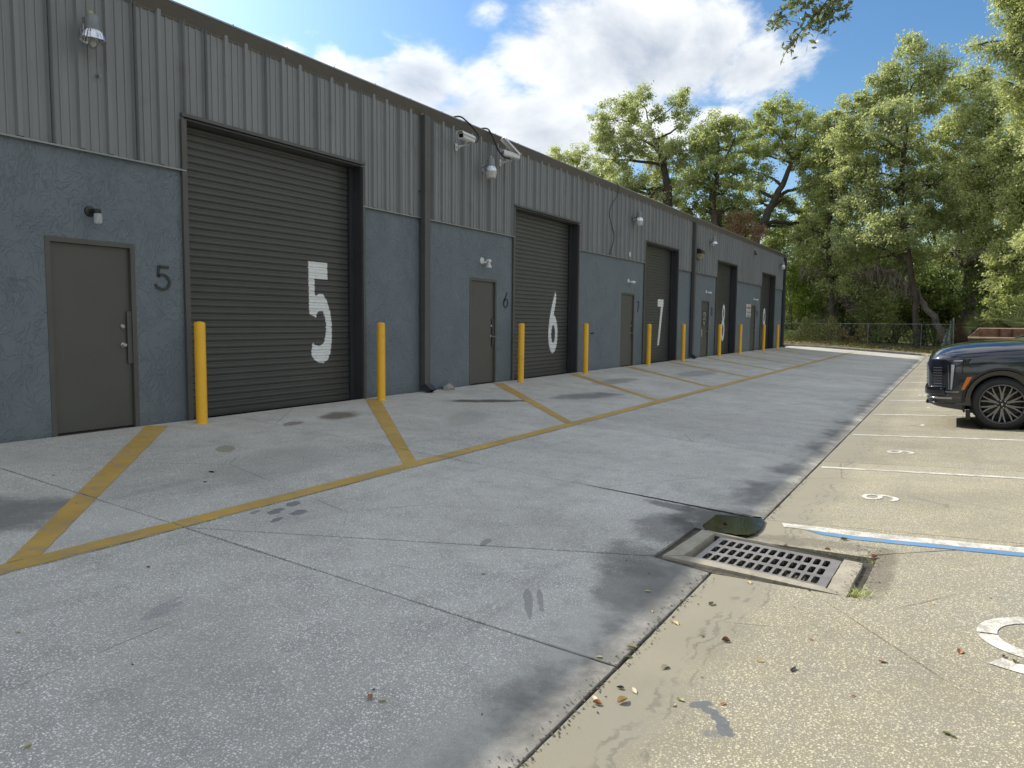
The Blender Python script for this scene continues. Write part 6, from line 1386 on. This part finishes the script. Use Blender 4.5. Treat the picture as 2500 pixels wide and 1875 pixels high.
# ground level leaf mass deep inside the wood, and far trees
BLAB = ['dark tree mass behind the tall open crowned oak trunk', 'dark tree mass behind the rounded leafy oak', 'shaded tree behind the withered brown crown', 'shaded tree behind the dark limbed oak trunk', 'deep green tree behind the fork of the dark limbed oak',
 'deep green tree directly beyond the end of the roof', 'shaded tree filling the gap left of the broad tall oak', 'dark tree behind the broad tall oak trunk', 'dark tree behind the crook of the leaning trunk', 'dark tree between the leaning trunk and the upright trunk', 'dark tree just right of the upright trunk', 'dark tree behind the small palmetto', 'dark tree behind the large palmetto fan', 'dark tree beyond the right edge of the palmettos']
for i, bk in enumerate(BACK):
    rng = np.random.default_rng(500 + i); x, y, z, rh, rv = bk
    t = root('background_tree', BLAB[i], 'tree', (x, y, 0), 'trees deep in the wood')
    tr = MB(); tr.tube([(x, y, -.3), (x + rng.normal() * .3, y + rng.normal() * .3, 5), (x + rng.normal() * .5, y + rng.normal() * .5, z + 2)], [.3, .22, .1], 8)
    cc, C = clumps(rng, (x, y, z * .62, rh * 1.35, z * .75), 9000, .7, 110)
    for q in cc[:24]: limb(tr, (x, y, max(1.5, q[2] * .6)), q, .09, .02, rng, 5, .1, 4)
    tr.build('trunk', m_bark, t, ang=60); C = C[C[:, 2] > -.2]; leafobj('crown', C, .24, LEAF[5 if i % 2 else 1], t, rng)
o_l = bpy.data.objects.new
rng = np.random.default_rng(9)
N = 80000; C = np.stack([rng.uniform(61, 92, N), rng.uniform(-20, 32, N), rng.uniform(0, 1, N) ** 1.1 * 9.0], 1)
C[:, 2] *= (.65 + .35 * np.sin(C[:, 1] * .7) * np.cos(C[:, 0] * .5))
C[:, 0] += 2.0 * np.sin(C[:, 1] * .9)
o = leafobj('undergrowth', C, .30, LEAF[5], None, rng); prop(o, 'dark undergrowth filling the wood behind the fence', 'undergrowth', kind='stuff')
# trees that line the lot on the right, outside and at the edge of the picture
RLAB = ['oak beyond the dumpster at the far right corner of the lot', 'oak beside the lot to the right of the dumpster', 'oak on the right side of the lot past the black car', 'oak on the right side of the lot level with the storm drain', 'oak on the right side of the lot level with the viewer', 'oak on the right side of the lot behind the viewer', 'oak directly behind the viewer', 'oak behind the viewer toward the building']
for i, (x, y, h) in enumerate(((50, -10, 15), (40, -19, 16), (28, -21, 15), (14, -22, 14), (0, -21, 15), (-16, -20, 14), (-22, -6, 13), (-24, 8, 14))):
    rng = np.random.default_rng(700 + i); t = root('roadside_tree', RLAB[i], 'tree', (x, y, 0), 'trees round the near side of the lot')
    tr = MB(); tr.tube([(x, y, -.5), (x + .2, y, h * .35), (x, y + .3, h * .8)], [.4, .3, .12], 8); A = []
    for k in range(7):
        bl = (x + rng.normal() * 2.2, y + rng.normal() * 2.2, h * rng.uniform(.35, .9), 2.6, 2.1); cc, C = clumps(rng, bl, 2600, .7, 90); A.append(C); limb(tr, (x, y, h * .3), bl[:3], .14, .04, rng)
    tr.build('trunk', m_bark, t, ang=60); leafobj('crown', np.concatenate(A), .28, LEAF[1], t, rng)
# palmettos
def palmetto(x, y, z, s, n, lab, seed, lift=0.9):
    rr = random.Random(seed); t = root('palmetto', lab, 'palm', (x, y, gz(y)), 'palmettos behind the dumpster')
    for i in range(n):
        a = 2 * PI * i / n + rr.uniform(-.3, .3); e = rr.uniform(.25, 1.25) * lift; L = s * rr.uniform(.55, .9); d = Vector((math.cos(a) * math.cos(e), math.sin(a) * math.cos(e), math.sin(e))); base = Vector((x, y, z)); tip = base + d * L
        k = MB(); k.tube([base, (base + tip) / 2 + Vector((0, 0, .05 * s)), tip], [.014 * s, .012 * s, .008 * s], 5)
        sd_ = d.cross(Vector((0, 0, 1))); sd_ = sd_.normalized() if sd_.length > .01 else Vector((1, 0, 0)); up = sd_.cross(d)
        R = s * rr.uniform(.42, .62); m = 17
        tilt = rr.uniform(-.7, .3); d2 = (d * math.cos(tilt) + up * math.sin(tilt)).normalized()
        for q in range(m):
            an = R_(-115) + R_(230) * q / (m - 1); v = (d2 * math.cos(an) + sd_ * math.sin(an)).normalized(); l = R * (1 - .18 * abs(an) / 2) * rr.uniform(.9, 1.08); nrm = d2.cross(sd_).normalized(); sv = v.cross(nrm) * (.013 * s)
            p1 = tip + v * l * .55; p2 = tip + v * l + Vector((0, 0, -l * rr.uniform(.0, .16)))
            k.add([tip, p1 + sv + nrm * .01, p2, p1 - sv + nrm * .01], [(0, 1, 2, 3)])
        k.build('frond', LEAF[8], t)
def fans(t, L_):
    for (x, y, z, R, a0) in L_:
        rr = random.Random(int(y * 100)); k = MB(); d2 = Vector((-.25, math.sin(a0), math.cos(a0))).normalized(); sd_ = d2.cross(Vector((1, 0, 0))).normalized(); c = Vector((x, y, z)); k.tube([c - d2 * R * 1.0, c], [.02, .012], 5)
        for q in range(21):
            an = R_(-110) + R_(220) * q / 20; v = (d2 * math.cos(an) + sd_ * math.sin(an)).normalized(); l = R * rr.uniform(.88, 1.06) * (1 - .12 * abs(an) / 2); sv = v.cross(Vector((1, 0, 0))) * R * .030
            k.add([c, c + v * l * .5 + sv + Vector((-.03, 0, 0)), c + v * l + Vector((-.1, 0, -l * rr.uniform(0, .12))), c + v * l * .5 - sv], [(0, 1, 2, 3)])
        k.build('frond', LEAF[8], t)
palmetto(52.8, -1.35, .95, 1.3, 13, 'small palmetto with thin upright fronds behind the left end of the dumpster', 5)
palmetto(50.5, -2.85, 1.2, 1.9, 14, 'large pale palmetto fan at the right edge above the dumpster', 8)
fans(bpy.data.objects['palmetto.001'], [(50.3, -3.35, 1.85, 1.35, .15), (50.0, -2.75, 1.25, 1.1, -.9), (50.6, -3.9, 2.2, 1.2, .5)])
fans(bpy.data.objects['palmetto'], [(52.3, -1.2, 1.35, .85, .2), (52.4, -1.65, 1.25, .8, -.5), (52.3, -.85, 1.2, .75, .8)])
palmetto(51.5, -2.2, .75, 1.2, 10, 'dull drooping palmetto between the small and the large palmettos', 11, .7)
# ------------------------------------------------------------ limb reaching in overhead
t = root('overhanging_oak', 'leafy oak twigs hanging into the top of the picture against the sky', 'tree', (12.0, -9.5, gz(-9.5)))
rng = np.random.default_rng(21); tr = MB()
tr.tube([(12, -9.5, -.2), (11.9, -9.4, 2.5), (11.4, -8.6, 5.0), (10.6, -6.5, 6.6), (9.9, -3.5, 7.4), (9.4, -1.0, 7.2), (9.1, .9, 6.5), (8.9, 1.9, 5.7)], [.33, .28, .22, .15, .10, .06, .03, .012], 10)
TW = [[(9.0, .95, 6.4), (9.15, 1.05, 5.6), (9.2, 1.2, 5.2), (9.18, 1.42, 4.88), (9.15, 1.60, 4.66), (9.13, 1.78, 4.48)], [(9.1, .9, 6.5), (9.12, 1.35, 5.6), (9.15, 1.62, 5.1), (9.1, 1.85, 4.85), (9.08, 1.99, 4.70)], [(9.2, .5, 6.3), (9.22, 1.0, 5.5), (9.24, 1.15, 5.1), (9.22, 1.23, 4.72)], [(9.1, 1.1, 5.7), (9.2, 1.25, 5.1), (9.2, 1.38, 4.80), (9.21, 1.40, 4.72)], [(9.05, 1.2, 5.7), (9.16, 1.5, 5.0), (9.12, 1.68, 4.82)]]
C = []
for tw in TW:
    pts = curve_pts(tw, 8); tr.tube(pts, list(np.linspace(.012, .003, len(pts))), 5)
    for i in range(5, len(pts)):
        for q in range(4):
            e = Vector(pts[i]) + Vector(rng.normal(size=3)) * .045
            C.append(tuple(e))
        if i % 4 == 0:
            for b2 in range(2):
                e = Vector(pts[i]) + Vector((rng.normal() * .12, rng.normal() * .14, -abs(rng.normal()) * .10)); tr.tube([tuple(pts[i]), tuple(e)], [.004, .002], 4)
                for q in range(7): C.append(tuple(Vector(pts[i]).lerp(e, rng.uniform(.3, 1.1)) + Vector(rng.normal(size=3)) * .03))
tr.build('trunk', m_bark, t, ang=60)
up = []
for k in range(5):
    bl = (10.8 + rng.normal() * 1.0, -5.5 + k * .7 + rng.normal() * .3, 8.4 + rng.normal() * .3, 1.6, .9); cc, c2 = clumps(rng, bl, 1500, .4, 60); up.append(c2)
C = np.concatenate([np.array(C)] + up); leafobj('crown', C, .088, LEAF[10], t, rng, up=.2, elong=.42, droop=.5)
